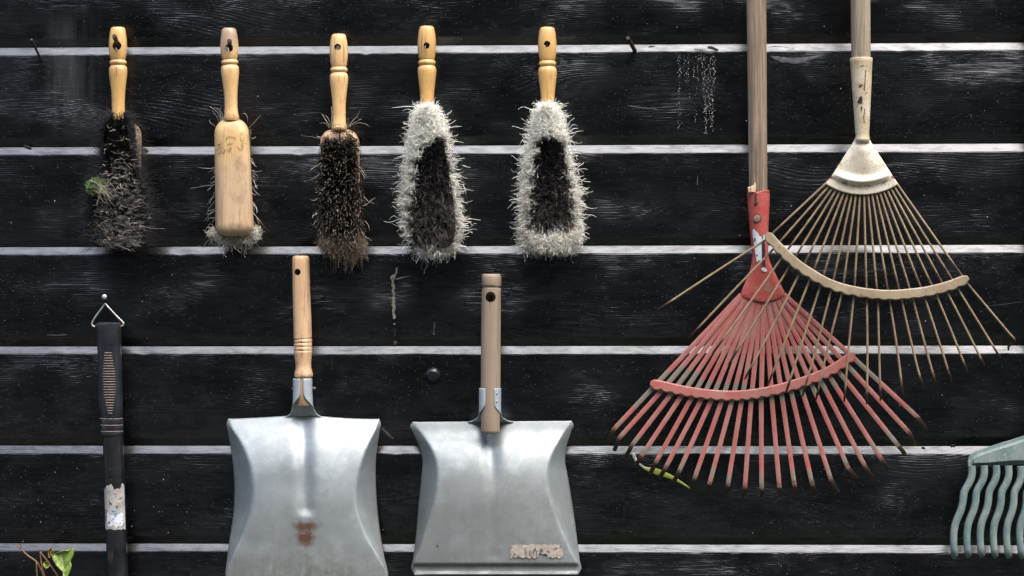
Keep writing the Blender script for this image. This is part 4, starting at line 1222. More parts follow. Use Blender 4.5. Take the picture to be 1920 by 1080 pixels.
for sx in (-1, 1):
    c = P(569.6 + sx * 17.5, 729, 0.033)
    link_mesh('rivet', tube([c - Vector((sx * 0.002, 0, 0)), c + Vector((sx * 0.002, 0, 0)), c + Vector((sx * 0.0036, 0, 0)), c + Vector((sx * 0.0042, 0, 0))], [0.0026, 0.0028, 0.0022, 0.001], 10), M_NAIL, sk)

# right pan
p2 = thing('dustpan', P(930, 1078, 0.02), 'dull grey dustpan with straight raw wooden handle and torn paper sticker', 'dustpan', 'metal dustpans')
def groove2(x, y):
    xc = 921 + (y - 800) * 0.02
    s = math.exp(-((x - xc) / 13.0) ** 2)
    return (0.004 * (1 - sst(850, 930, y)) + 0.0012 * (1 - sst(1040, 1056, y))) * s
spec2 = dict(y0=791, y1=1077, dent=dents(8, 0.0007),
    xl=([791, 796, 812, 840, 862, 900, 950, 1000, 1050, 1068, 1077], [774, 769.5, 775, 787, 791.5, 789, 784, 780, 774, 771.5, 777]),
    xr=([791, 796, 812, 840, 862, 900, 950, 1000, 1050, 1068, 1077], [1071, 1075, 1070.5, 1062, 1060, 1066, 1074, 1081, 1087, 1089.5, 1084]),
    cl=([791, 800, 820, 850, 880, 920, 970, 1030, 1060, 1077], [774.5, 780, 796, 813, 820, 819, 806, 786, 776, 778]),
    cr=([791, 800, 820, 850, 880, 920, 970, 1030, 1060, 1077], [1070.5, 1066, 1052, 1036, 1027, 1029, 1044, 1070, 1084, 1083]),
    top=lambda x: -2 * (x - 770) / 300,
    depth=None,
    grime_shade=lambda x, y: 0.08 + 0.7 * sst(830, 960, y) * (1 - 0.45 * sst(1030, 1080, x)),  # dirt plus painted-in dark reflection below the bright top
    rust=lambda x, y: 1.1 * math.exp(-((x - 820) / 3.2) ** 2 - ((y - 1024) / 3.2) ** 2) + 0.45 * math.exp(-((x - 985) / 8) ** 2 - ((y - 1050) / 3.5) ** 2), soft=3)
_pd = pan_depth(([791, 812, 840, 870, 920, 980, 1055, 1077], [0.014, 0.0205, 0.0345, 0.045, 0.054, 0.058, 0.060, 0.060]),
                ([791, 812, 850, 900, 980, 1040, 1077], [0.014, 0.012, 0.011, 0.012, 0.016, 0.034, 0.058]), groove2)
spec2['depth'] = lambda x, y, xl, cl, cr, xr: _pd(x, y, xl, cl, cr, xr) - 0.0045 * sst(1057, 1061, y) * (1 - 0.8 * sst(1070, 1077, y))
pan2 = pan_sheet(p2, spec2, M_ZINC2)
lip(p2, [(777, 1077), (850, 1078), (930, 1078), (1010, 1077.5), (1084, 1076)], 0.0016, M_ZINC2, 0.058)
d = 0.042
handle_px(p2, [(921.5, 513.5, 14.5, d), (921.5, 515, 17.0, d), (921.5, 519, 18.2, d), (921.5, 534, 18.4, d), (921.4, 536, 17.8, d), (921.4, 537, 16.0, d), (921.4, 540, 16.0, d), (921.4, 541, 17.9, d),
               (921.2, 546, 18.2, d), (920.6, 600, 18.4, d), (920, 700, 18.6, d), (919.5, 760, 18.4, d), (919.5, 806, 17.4, d), (919.5, 810.5, 16.8, d), (919.5, 812, 15.0, d)],
          [(P(920.5, 561, d), 9.6 * S(d), -14)], M_RAWWOOD)
sk = socket(p2, [(919.7, 727, 19.6, 155, 0.0275), (919.7, 742, 19.6, 155, 0.0275), (919.6, 758, 19.6, 153, 0.0275), (919.6, 766, 19.7, 138, 0.0273), (919.6, 773, 20, 112, 0.0265),
            (919.6, 780, 22, 80, 0.024), (919.7, 785, 36, 48, 0.021), (919.8, 789, 90, 22, 0.018), (920, 792, 250, 10, 0.0155), (920, 797, 500, 5, 0.0150)], M_SOCKET)
for (x, y) in ((907, 737), (907, 752), (931.5, 738), (931.5, 753)):
    c = P(x, y, 0.0275 + 19.6 / PXM * (1 + math.cos(math.asin(min(abs(x - 919.6) / 19.6, 1)))) + 0.0002)
    link_mesh('rivet', tube([c + Vector((0, 0.001, 0)), c - Vector((0, 0.0008, 0)), c - Vector((0, 0.0014, 0))], [0.0014, 0.0013, 0.0006], 10), M_ZINC, sk)

def on_pan2(x, y, lift=0.0010):
    xl = spl(y, *spec2['xl']); xr = spl(y, *spec2['xr']); cl = spl(y, *spec2['cl']); cr = spl(y, *spec2['cr'])
    return P(x, y + spec2['top'](x) * (1 - (y - 791) / 286) ** 6, spec2['depth'](x, y, xl, cl, cr, xr) + spec2['dent'](x, y) + lift)
nu, nv = 50, 14
verts, faces = [], []
for j in range(nv):
    for i in range(nu):
        x = 956.5 + 99 * i / (nu - 1); y = 1020.5 + 26 * j / (nv - 1)
        verts.append(on_pan2(x + random.gauss(0, 0.25), y + random.gauss(0, 0.25), 0.0009 + abs(random.gauss(0, 0.00035))))
for j in range(nv - 1):
    for i in range(nu - 1):
        x = 956.5 + 99 * (i + .5) / (nu - 1); y = 1020.5 + 26 * (j + .5) / (nv - 1)
        gone = (1009 < x < 1028 and y > 1037 + 0.25 * abs(x - 1014)) or (y > 1044 and math.sin(x * 0.55) > 0.1) or (x > 1049 and y < 1029) or (x < 959 and random.random() < 0.3) or (y < 1022 and random.random() < 0.35)
        if not gone:
            a = j * nu + i
            faces.append((a, a + 1, a + nu + 1, a + nu))
me = pydata(verts, faces)
bm = bmesh.new(); bm.from_mesh(me); bmesh.ops.delete(bm, geom=[v_ for v_ in bm.verts if not v_.link_faces], context='VERTS'); bm.to_mesh(me); bm.free()
if me.polygons[0].normal.y > 0: me.flip_normals()
stk = link_mesh('paper_sticker', me, M_PAPER2, p2, sharp=None)
stk['label'] = 'torn browned paper sticker with print remains'
def print_mark(pts, wd, mat=M_INK):
    q = [on_pan2(x, y, 0.0019) for x, y in pts]
    link_mesh('print_mark', strip(q, [wd / 2 / PXM] * len(q), [wd / 2 / PXM] * len(q), 0.0002), mat, stk)
for x, y0, y1, w_ in ((985, 1028, 1041, 1.1), (988, 1029, 1042, 0.6), (993.5, 1031, 1042, 1.2), (997, 1032, 1043, 0.6), (1001, 1028, 1044, 0.7), (1003.5, 1027, 1033, 1.6), (1006, 1033, 1042, 1.3)):
    print_mark([(x, y0), (x, y1)], w_)
for st in ([(962, 1042), (964, 1039), (968, 1038)], [(970, 1041), (972, 1043), (971, 1044)], [(1013, 1030), (1015.5, 1029), (1018, 1031), (1016.5, 1034), (1013.5, 1033), (1013, 1030)],
           [(1021, 1038), (1025, 1039.5)], [(1039, 1030), (1042, 1027), (1045, 1029)], [(1026, 1033), (1030, 1035)]):
    print_mark(st, 1.3)

# ------------------------------------------------------------------ tool with rubber grip
tl_ = thing('long_handled_tool', P(230, 1500, 0.03), 'black tubular tool handle with ribbed rubber grip, hung by a wire triangle', 'tool')
d = 0.032
sh = [(211, 800, 19.0, d), (212.5, 840, 19.4, d), (216, 930, 19.5, d), (220.5, 1080, 19.6, d), (233, 1500, 19.8, d), (240, 1700, 19.8, d), (240.1, 1704, 18, d)]
shaft = link_mesh('shaft', lathe_px(sh, 36), M_SHAFT, tl_)
gr = [(203, 604, 18, d), (203, 605, 22, d), (203.1, 607.5, 24.6, d), (203.2, 612, 25, d), (203.5, 618, 24.2, d), (204.3, 632, 23, d), (205.3, 660, 22.4, d), (206.6, 700, 22.2, d), (208.6, 760, 21.6, d),
      (209.6, 783, 21.2, d), (209.7, 784.4, 20.6, d), (209.8, 785.8, 21.2, d), (210, 795, 21.2, d), (210.1, 796.4, 20.6, d), (210.2, 797.8, 21.2, d), (210.4, 806.5, 21.2, d), (210.5, 808, 20.6, d), (210.6, 809.5, 21.2, d), (210.9, 815, 21.0, d), (211, 817, 19.9, d), (211.1, 818, 18.0, d)]
grip = link_mesh('rubber_grip', lathe_px(gr, 44), M_RUBBER, tl_)
def grip_arc(y, a0, a1, rr_, n=9, rad=0.75, name='grip_ridge'):
    cx = interp(y, [604, 618, 660, 760, 812], [203, 203.5, 205.3, 208.6, 210.6]); rp = interp(y, [604, 618, 640, 660, 700, 760, 812], [22, 24.2, 22.9, 22.4, 22.2, 21.6, 21.2])
    q = []
    for k in range(n):
        th = R(a0 + (a1 - a0) * k / (n - 1))
        q.append(P(cx, y, d) + Vector((math.sin(th), -math.cos(th), 0)) * ((rp + 0.1) * S(d)))
    link_mesh(name, tube(q, [rad * S(d) * 0.5] + [rad * S(d)] * (n - 2) + [rad * S(d) * 0.5], 6), M_TAN, grip)
for k in range(24):
    y = 661 + k * 4.9
    half = interp(k, [0, 3, 8, 14, 18, 23], [16, 22, 32, 32, 24, 10])
    grip_arc(y, 3 - half, 6 + half, 22)
for k in range(20):
    grip_arc(668 + k * 5.0, -84, -66, 22, 4, 0.6)
for y in (784.4, 796.4, 808):
    grip_arc(y, -88, 88, 21, 15, 0.65, 'grip_line')
q = [(197, 569), (190, 579), (181, 591), (173.5, 603), (172.5, 608), (176, 612), (182, 612)]
q2 = [(197, 569), (205, 578), (218, 592), (229.5, 603.5), (231.5, 607), (229, 611), (224, 612)]
pts = [P(x, y, d + 0.002) for x, y in smooth_rows(q[::-1], 4)] + [P(x, y, d + 0.002) for x, y in smooth_rows(q2, 4)][1:]
link_mesh('wire_hanger', tube(pts, 1.7 * S(d), 8), M_WIREZ, tl_)
# torn white label on the tube
def shaft_patch(root, name, mat, ay0, ay1, th0, th1, lift, rag, axis, nt=30, ny=40, holes=0.0):
    cxf, rp, dd_ = axis
    verts, faces = [], []
    p1_, p2_ = random.uniform(0, 6), random.uniform(0, 6)
    tops = [ay0 + rag[0] * (0.5 + 0.35 * math.sin(k * 0.42 + p1_) + 0.15 * math.sin(k * 1.1 + p2_)) + random.uniform(0, 0.8) for k in range(nt)]
    bots = [ay1 - rag[1] * random.uniform(0, 1) for k in range(nt)]
    for j in range(ny):
        for i in range(nt):
            th = R(th0 + (th1 - th0) * i / (nt - 1)); y = tops[i] + (bots[i] - tops[i]) * j / (ny - 1)
            r_ = rp + lift
            verts.append(P(cxf(y), y, dd_) + Vector((math.sin(th), -math.cos(th), 0)) * (r_ * S(dd_)))
    for j in range(ny - 1):
        for i in range(nt - 1):
            if random.random() < holes: continue
            a = j * nt + i; faces.append((a, a + 1, a + nt + 1, a + nt))
    me = pydata(verts, faces)
    if me.polygons[len(me.polygons) // 2].normal.y > 0: me.flip_normals()
    return link_mesh(name, me, mat, root, sharp=None)
ax1 = (lambda y: interp(y, [800, 840, 930, 1080], [211, 212.5, 216, 220.5]), 19.5, d)
lab = shaft_patch(shaft, 'paper_label', M_PAPER, 904, 993, -84, 72, 0.5, (14, 3), ax1, holes=0.015)
lab['label'] = 'torn dirty white paper label'
shaft_patch(shaft, 'label_print', M_STICK, 958, 988, -40, 55, 0.8, (8, 6), ax1, 16, 12, 0.1)
for k in range(9):
    shaft_patch(shaft, 'label_print', M_INK, 953 + k * 2.8, 954.2 + k * 2.8, -66, -66 + random.choice((12, 20, 26)), 1.0, (0, 0), ax1, 5, 2)
for (y, a, l) in ((952, 0, 14), (957, 8, 12), (962, 2, 12), (984, 42, 8), (978, 50, 6), (969, -6, 10)):
    shaft_patch(shaft, 'label_print', M_BLUEINK, y, y + 4.5, a, a + l, 1.2, (2, 1), ax1, 6, 3)
for (y, a) in ((946, 12), (930, 34), (975, -32), (940, -20)):
    shaft_patch(shaft, 'label_print', M_KNOT, y, y + 5, a, a + 12, 1.2, (2, 2), ax1, 6, 3)
shaft_patch(shaft, 'rust_patch', M_NAIL, 1022, 1056, -46, -10, 0.3, (14, 12), ax1, 12, 12, 0.12)

# ------------------------------------------------------------------ red leaf rake
rr_ = thing('leaf_rake', P(1430, 930, 0.03), 'red painted leaf rake with flat fanned tines and brown pole', 'rake', 'leaf rakes')
d = 0.042
pole = link_mesh('pole', lathe_px([(1409, -800, 14, d), (1409, -796, 17, d), (1410, -700, 18.2, d), (1415, -250, 18.4, d), (1418.3, 0, 18.4, d), (1420, 180, 17.8, d), (1421.5, 340, 17.2, d), (1421.8, 352, 17, d), (1422, 375, 16.5, d)], 40), M_RAKEWOOD, rr_)
sock_rows = [(1422, 361, 18.0, d, 18.0), (1422, 361.5, 20.6, d, 20.4), (1422, 364, 21, d, 20.6), (1422.6, 390, 20, d, 19.6), (1423, 420, 18, d, 17.5), (1424, 450, 16.2, d, 14.5), (1425.5, 478, 15.2, d, 11), (1426.5, 495, 18, d, 9),
             (1428, 512, 24.5, d, 7.5), (1429, 530, 32.5, d, 6.5), (1429.5, 545, 39.2, d, 6), (1430, 551, 41, d, 5.6), (1430, 555, 40, d, 5.4), (1430, 559, 35, d, 5.2), (1430, 563, 25, d, 5), (1430, 565.5, 12, d, 4.6)]
me = lathe_px(smooth_rows(sock_rows[1:], 3), 40)
ww, ry_ = [], []
for v_ in me.vertices:
    # bare scuffs near the lower end
    e = P(1440, 540, d); e2_ = P(1418, 545, d)
    ww.append(0.62 * math.exp(-((v_.co.x - e.x) / 0.0055) ** 2 - ((v_.co.z - e.z) / 0.011) ** 2) + 0.4 * math.exp(-((v_.co.x - e2_.x) / 0.004) ** 2 - ((v_.co.z - e2_.z) / 0.011) ** 2) + 0.1)
    ry_.append(0.45 * max(0, 1 - abs(v_.co.z - P(1422, 361, d).z) / 0.004))
set_attr(me, 'worn', ww); set_attr(me, 'rusty', ry_)
# a seam in the ring count keeps holes simple: the screw hole is drilled
hole_pts = [(P(1420, 409, d), 6.6 * S(d), 0)]
sockr = link_mesh('socket', me, M_RED, rr_, sharp=45)
def disc_on(root, name, x, y, r, dd_, mat, depth=0.0015, seg=20):
    c = P(x, y, dd_)
    q = [c + Vector((0, depth, 0)), c, c - Vector((0, 0.0003, 0))]
    return link_mesh(name, tube(q, [r / PXM, r / PXM, r / PXM * 0.85], seg), mat, root)
def ring_on(root, name, x, y, r, rt_, dd_, mat):
    q = [P(x + r * math.cos(t), y + r * math.sin(t), dd_) for t in np.linspace(0, 2 * math.pi, 25)]
    return link_mesh(name, tube(q, rt_ / PXM, 6), mat, root)
sf = lambda x, y: d + math.sqrt(max(1 - ((x - interp(y, [361, 420, 478], [1422, 1423, 1425.5])) / interp(y, [361, 390, 420, 450, 478, 495, 512, 530, 545], [21, 20, 18, 16.2, 15.2, 18, 24.5, 32.5, 39])) ** 2, 0)) * interp(y, [361, 390, 420, 450, 478, 495, 512, 530, 545], [20.6, 19.6, 17.5, 14.5, 11, 9, 7.5, 6.5, 6]) / PXM
disc_on(sockr, 'screw_hole', 1420, 409, 6.8, sf(1420, 409) + 0.0002, M_RAKEWOOD)
ring_on(sockr, 'hole_rim', 1420, 409, 7.0, 0.9, sf(1420, 409), M_NAIL)
disc_on(sockr, 'nail_head', 1417.5, 381, 3.4, sf(1417.5, 381) + 0.0006, M_KNOT)
link_mesh('seam', tube([P(1417, y, sf(1417, max(y, 362)) + 0.0002) for y in (362, 368, 374, 380)], 1.5 / PXM, 6), M_NAIL, sockr)
link_mesh('splinter', plate([(1402, 351), (1408, 350), (1413, 347), (1416, 341), (1418, 349), (1416, 361), (1403, 361)], d + 0.010, d + 0.0145, 0.001, 1), M_PINKWOOD, pole)
# torn sticker
def sticker_poly(root, name, pts, mat, lift):
    bm = bmesh.new()
    vs = [bm.verts.new((x, y, 0)) for x, y in pts]
    f = bm.faces.new(vs)
    bmesh.ops.triangulate(bm, faces=[f])
    bmesh.ops.subdivide_edges(bm, edges=bm.edges, cuts=3, use_grid_fill=True)
    for v_ in bm.verts:
        v_.co = P(v_.co.x, v_.co.y, sf(v_.co.x, v_.co.y) + lift)
    me = bpy.data.meshes.new('m'); bm.to_mesh(me); bm.free()
    if me.polygons[0].normal.y > 0: me.flip_normals()
    return link_mesh(name, me, mat, root, sharp=None)
zp = lambda a: [(1360 + x / 4, 330 + y / 4) for x, y in a]
st_ = sticker_poly(sockr, 'torn_sticker', zp([(203, 402), (215, 396), (228, 412), (248, 428), (252, 448), (272, 455), (296, 440), (300, 470), (296, 520), (280, 560), (276, 600), (278, 632), (262, 640), (250, 628), (246, 648), (234, 640), (228, 600), (222, 560), (214, 500), (206, 450)]), M_STICK, 0.0006)
st_['label'] = 'torn white sticker remains'
sticker_poly(sockr, 'sticker_edge', zp([(272, 500), (296, 486), (299, 560), (298, 640), (304, 690), (280, 672), (274, 600)]), M_INK, 0.0009)
sticker_poly(sockr, 'sticker_edge', zp([(272, 690), (290, 684), (312, 700), (312, 716), (290, 718), (272, 706)]), M_STICK, 0.0011)
sticker_poly(sockr, 'print_mark', zp([(213, 470), (220, 462), (227, 470), (228, 486), (220, 494), (213, 486)]), M_GREENINK, 0.0010)
sticker_poly(sockr, 'print_mark', zp([(274, 452), (284, 446), (288, 462), (278, 474)]), M_GREENINK, 0.0012)
sticker_poly(sockr, 'print_mark', zp([(232, 585), (244, 592), (242, 604), (231, 598)]), M_GREENINK, 0.0010)

Z7 = lambda x, y: (1120 + x / 2.4547, 520 + y / 2.4547)
tips = [(48, 765), (78, 798), (130, 830), (170, 878), (243, 905), (285, 925), (350, 945), (433, 975), (505, 985), (595, 995), (675, 1010), (757, 1012), (845, 1010), (920, 1000), (1005, 992), (1108, 990), (1195, 925), (1265, 920), (1338, 880), (1418, 815), (1460, 770), (1512, 700)]
bends = [(75, 700), (100, 740), (158, 775), (205, 820), (270, 850), (312, 880), (375, 895), (447, 925), (516, 950), (600, 960), (679, 970), (756, 975), (838, 965), (908, 960), (990, 955), (1075, 930), (1155, 880), (1232, 870), (1310, 840), (1385, 775), (1435, 715), (1475, 645)]
cross = [(252, 512), (296, 522), (342, 534), (388, 545), (435, 553), (480, 560), (525, 565), (573, 568), (620, 568), (664, 566), (708, 562), (754, 556), (802, 548), (848, 538), (892, 526), (938, 508), (984, 488), (1026, 472), (1066, 452), (1108, 430), (1148, 402), (1182, 374)]
barmid = [(243, 488), (300, 500), (400, 522), (500, 537), (600, 544), (680, 541), (760, 530), (860, 507), (960, 476), (1050, 440), (1120, 400), (1185, 352)]
def worn_band(x, y):
    """pixel-7 space: original place of the cross bar, where the paint was rubbed off"""
    lo = interp(x, [230, 360, 500, 620, 760, 900, 1050, 1180], [485, 412, 462, 486, 506, 498, 466, 386])
    hi = interp(x, [190, 290, 430, 600, 760, 900, 1010, 1100, 1200, 1290], [600, 532, 556, 588, 588, 562, 540, 520, 440, 480])
    return sst(lo - 8, lo + 8, y) * (1 - sst(hi - 30, hi + 25, y))
nT = len(tips)
for i in range(nT):
    f = i / (nT - 1)
    a = R(-38 + 76 * f)
    bx_, by_ = 1430 + 40 * (2 * f - 1), 552 + 8 * (1 - (2 * f - 1) ** 2)
    c = Z7(*cross[i]); b_ = Z7(*bends[i]); t_ = Z7(*tips[i])
    # where the tine meets the socket plate, then straight to the bar and on to the hooked tip
    path = []
    n1, n2, n3 = 14, 12, 6
    jz = random.uniform(-0.0012, 0.0012)
    for k in range(n1):
        s = k / n1
        path.append((bx_ + (c[0] - bx_) * s, by_ + (c[1] - by_) * s, 0.0405 + (i % 2) * 0.0013 - 0.006 * s))
    for k in range(n2):
        s = k / n2
        path.append((c[0] + (b_[0] - c[0]) * s, c[1] + (b_[1] - c[1]) * s, 0.0352 - 0.004 * s + jz * s))
    for k in range(n3 + 1):
        s = k / n3
        path.append((b_[0] + (t_[0] - b_[0]) * s, b_[1] + (t_[1] - b_[1]) * s, 0.0312 + jz - 0.021 * s ** 1.6))
    wp = [P(*q) for q in path]
    w_ = [interp(k, [0, n1, len(path) - 2, len(path) - 1], [4.4, 4.4, 4.0, 3.0]) / PXM for k in range(len(path))]
    me = strip(wp, w_, w_, 0.0013)
    wn_, rs_ = [], []
    for k, q in enumerate(path):
        x7, y7 = (q[0] - 1120) * 2.4547, (q[1] - 520) * 2.4547
        wv = worn_band(x7, y7)
        tipn = k / (len(path) - 1)
        rv = sst(n1 + n2 - 3.5, n1 + n2 + 2.5, k) * 0.95
        wv = max(wv, 0.75 * sst(n1 + n2 - 5, n1 + n2 - 1, k) * random.uniform(0.5, 1.0))
        wn_ += [wv] * 8; rs_ += [rv] * 8
    set_attr(me, 'worn', wn_); set_attr(me, 'rusty', rs_)
    link_mesh('tine', me, M_REDTINE, rr_, sharp=60)
rows = smooth_rows([Z7(*q) for q in barmid], 8)
tot = len(rows)
cp = [Z7(*q) for q in cross]
wl_, wr_ = [], []
for k, (x, y) in enumerate(rows):
    e = min(k, tot - 1 - k)
    endf = math.sqrt(min(1, (e + 0.5) / 4))
    dmin = min(math.hypot(x - q[0], (y + 9) - q[1]) for q in cp)
    sc_ = 4.2 * math.exp(-(dmin / 4.6) ** 2)
    wl_.append(9.0 * endf / PXM); wr_.append((10.6 - sc_) * endf / PXM)
me = strip([P(x, y, 0.0395) for x, y in rows], wl_, wr_, 0.0035, 0.0002)
mid7 = [0.15 + 0.35 * (random.random() < 0.1) for _ in range(tot)]
set_attr(me, 'worn', np.repeat(mid7, 8)); set_attr(me, 'rusty', np.repeat([0.25 * (k < 4 or k > tot - 5) for k in range(tot)], 8))
link_mesh('cross_bar', me, M_REDTINE, rr_, sharp=22)

# yellow leaf caught behind the red tines
q = [(1185.5, 851, 2.5), (1188, 853, 6), (1191, 860, 5.6), (1194, 866, 4), (1200, 871, 3.4), (1208, 877, 4.5), (1216, 880, 8), (1224, 882, 10), (1232, 884.5, 11.4), (1242, 888, 10), (1252, 892, 9.2), (1262, 896.5, 7.4), (1272, 902, 5.6), (1282, 908, 4.2), (1291, 914, 2.2), (1296, 917, 1)]
rows = smooth_rows(q, 4)
wp = [P(x, y, 0.010 + 0.003 * math.sin(x * 0.06)) for x, y, _ in rows]
me = strip(wp, [r[2] / 2 / PXM for r in rows], [r[2] / 2 / PXM for r in rows], 0.0005, 0.0006)
cl_ = []
for x, y, _ in rows:
    f = sst(1196, 1222, x)
    c = np.array((0.50, 0.52, 0.40)) * (1 - f) + np.array((0.29, 0.32, 0.045)) * f
    cl_ += [c] * 8
set_col(me, np.array(cl_))
lf = link_mesh('fallen_leaf', me, M_LEAF, None, sharp=None, loc=P(1240, 888, 0.01))
tag(lf, 'narrow yellow-green leaf caught behind the tips of the red tines', 'leaf')

# ------------------------------------------------------------------ cream leaf rake
cr_ = thing('leaf_rake', P(1620, 755, 0.06), 'rust-flecked cream leaf rake with thin wire tines, hanging over the red one', 'rake', 'leaf rakes')
d = 0.080
link_mesh('pole', lathe_px([(1611, -760, 14, d), (1611, -756, 17, d), (1611.5, -600, 18, d), (1613.3, 0, 18.2, d), (1614.2, 90, 18.0, d), (1614.6, 109, 17.6, d), (1614.6, 140, 16.5, d)], 40), M_RAKEWOOD2, cr_)
fr = [(1614.7, 109, 17.5, d), (1614.7, 108.6, 20.4, d), (1614.7, 110, 21.2, d), (1614.8, 116, 20.8, d), (1614.9, 120, 20.3, d), (1615.5, 160, 18.2, d), (1616.4, 220, 14.6, d), (1616.8, 250, 12.9, d), (1617, 257, 12.8, d), (1617, 259.5, 13.6, d), (1617, 262, 13.8, d), (1617, 264.5, 13.0, d), (1617, 268, 12.6, d, 9)]
me = lathe_px(fr, 40)
e = P(1610, 188, d)
set_attr(me, 'worn', [0.42 * (1 if v_.co.x < P(1608, 0, d).x else 0.75) for v_ in me.vertices])
set_attr(me, 'rusty', [0.9 * math.exp(-((v_.co.x - e.x) / 0.0035) ** 2 - ((v_.co.z - e.z) / 0.007) ** 2) * (v_.co.y < -d) for v_ in me.vertices])
fer = link_mesh('ferrule', me, M_FERRULE, cr_, sharp=50)
for (cx, cy, rx_, ry2) in ((1612, 189, 3.6, 7.5), (1609, 192, 3, 3), (1611, 163, 3, 2.2), (1614, 161, 2, 1.4), (1613.5, 204, 1.2, 5)):
    def pt(x, y):
        rp = interp(y, [120, 160, 220, 250], [20.3, 18.2, 14.6, 12.9])
        sx_ = min(max((x - 1615.8) / rp, -1), 1)
        return P(1615.8, y, d) + Vector((sx_, -math.sqrt(1 - sx_ * sx_), 0)) * ((rp + 0.5) * S(d))
    vs = [pt(cx, cy)] + [pt(cx + rx_ * math.cos(t) * random.uniform(0.7, 1.15), cy + ry2 * math.sin(t) * random.uniform(0.75, 1.1)) for t in np.linspace(0, 2 * math.pi, 13)[:-1]]
    me = pydata(vs, [(0, 1 + k, 1 + (k + 1) % 12) for k in range(12)])
    if me.polygons[0].normal.y > 0: me.flip_normals()
    link_mesh('rust_chip', me, M_RUST if 'M_RUST' in globals() else M_NAIL, fer, sharp=None)
# crack lines down the ferrule
for pts in ([(1621, 133), (1620, 150), (1619, 165), (1620, 172)], [(1620, 205), (1618, 220), (1619, 232)], [(1611, 126), (1618, 124)]):
    q = [pt(x, y) for x, y in pts]
    link_mesh('rust_crack', tube(q, 0.6 / PXM, 5), M_NAIL, fer)
# fan head
AX, AY = 1616.5, 240.0
nu, nv = 50, 46
verts, rs_, wn_ = [], [], []
for j in range(nv):
    r_ = 22 + (125 - 22) * j / (nv - 1)
    for i in range(nu):
        ph = (i / (nu - 1) * 2 - 1)
        th = R(32.6 * ph)
        x = AX + r_ * math.sin(th); y = AY + r_ * math.cos(th)
        if r_ < 34: y -= (34 - r_) * 0.15
        bulge = 9.0 * math.exp(-((r_ - 100) / 7.0) ** 2) * (1 - abs(ph) ** 6)
        dome = 8.0 * math.cos(ph * math.pi / 2) * sst(16, 45, r_) * (1 - sst(60, 108, r_)) + 6 * (1 - sst(22, 70, r_)) * math.cos(ph * math.pi / 2)
        verts.append(P(x, y, 0.078 + (bulge + dome) / PXM))
        rs_.append(0.30 * math.exp(-((r_ - 109) / 4) ** 2) + 0.12 + 0.25 * (abs(ph) > 0.94)); wn_.append(0.12 + 0.35 * math.exp(-((r_ - 110) / 5) ** 2))
me = fix_normals(grid_mesh(verts, nu, nv))
set_attr(me, 'worn', wn_); set_attr(me, 'rusty', rs_)
if me.polygons[0].normal.y > 0: me.flip_normals()
hd = link_mesh('fan_head', me, M_CREAM, cr_, sharp=None)
md = hd.modifiers.new('thickness', 'SOLIDIFY'); md.thickness = 0.004; md.offset = -1
tips = [(1232, 582), (1293, 632), (1336, 663), (1366, 684), (1397, 710), (1440, 721), (1474, 735), (1505, 742), (1530, 749), (1583, 752), (1625, 757), (1651, 750), (1693, 741), (1730, 727), (1755, 722), (1784, 715), (1814, 698), (1846, 686), (1875, 670), (1903, 638)]
cross = [(1435, 450), (1451, 466), (1467, 482), (1482, 497), (1500, 511), (1519, 523), (1539, 534), (1559, 542), (1579, 549), (1601, 555), (1625, 560), (1646, 562), (1668, 564), (1691, 564), (1712, 562), (1734, 559), (1756, 554), (1776, 548), (1795, 540), (1814, 532)]
for i in range(20):
    f = i / 19 * 2 - 1
    th = R(31.6 * f)
    b0 = (AX + 112 * math.sin(th), AY + 112 * math.cos(th))
    c = cross[i]; t_ = tips[i]
    dx, dy = t_[0] - c[0], t_[1] - c[1]; L_ = math.hypot(dx, dy)
    hook = 0.10 if i < 19 else 0.0
    base_d = 0.0745
    path = []
    for k in range(12):
        s = k / 12
        path.append((b0[0] + (c[0] - b0[0]) * s, b0[1] + (c[1] - b0[1]) * s, base_d - 0.0025 * s + 0.0015 * math.sin(s * 3.1) * random.uniform(-1, 1)))
    sag = random.uniform(-1.5, 1.5)
    for k in range(10):
        s = k / 10 * (1 - hook)
        path.append((c[0] + dx * s + sag * math.sin(s * 3.1), c[1] + dy * s, base_d - 0.0025 - 0.004 * s))
    if i < 19:
        for k in range(5):
            s = (1 - hook) + hook * k / 4
            path.append((c[0] + dx * s, c[1] + dy * s, base_d - 0.0062 - 0.022 * (k / 4) ** 1.5))
    else:
        path += [(1898, 631, 0.068), (1902, 636, 0.066), (1902.5, 640, 0.060), (1896, 646, 0.035), (1890.5, 650, 0.012), (1891, 656, 0.004)]
    n = len(path)
    me = tube([P(*q) for q in path], [2.05 / PXM] * (n - 1) + [1.7 / PXM], 8)
    rs_ = []
    for k in range(n):
        rs_ += [max(0.12 + 0.55 * math.exp(-((k - 11) / 2.6) ** 2), 0.95 * sst(n - 8, n - 3, k)) + random.uniform(-0.1, 0.12)] * 8
    set_attr(me, 'rusty', rs_); set_attr(me, 'worn', [0.35] * len(rs_))
    link_mesh('tine', me, M_WIRE, cr_, sharp=None)
bar = smooth_rows([(1437, 438), (1452, 456), (1472, 476), (1495, 496), (1520, 513), (1550, 530), (1580, 541), (1620, 549), (1665, 553), (1710, 550), (1745, 545), (1785, 534), (1816, 521)], 8)
tot = len(bar); wl_, wr_ = [], []
for k, (x, y) in enumerate(bar):
    e = min(k, tot - 1 - k); endf = math.sqrt(min(1, (e + 0.6) / 4))
    dmin = min(math.hypot(x - q[0], y + 8 - q[1]) for q in cross)
    wl_.append(9.0 * endf / PXM); wr_.append((10.0 - 3.2 * math.exp(-(dmin / 5) ** 2)) * endf / PXM)
me = strip([P(x, y, 0.077) for x, y in bar], wl_, wr_, 0.0045, 0.0003)
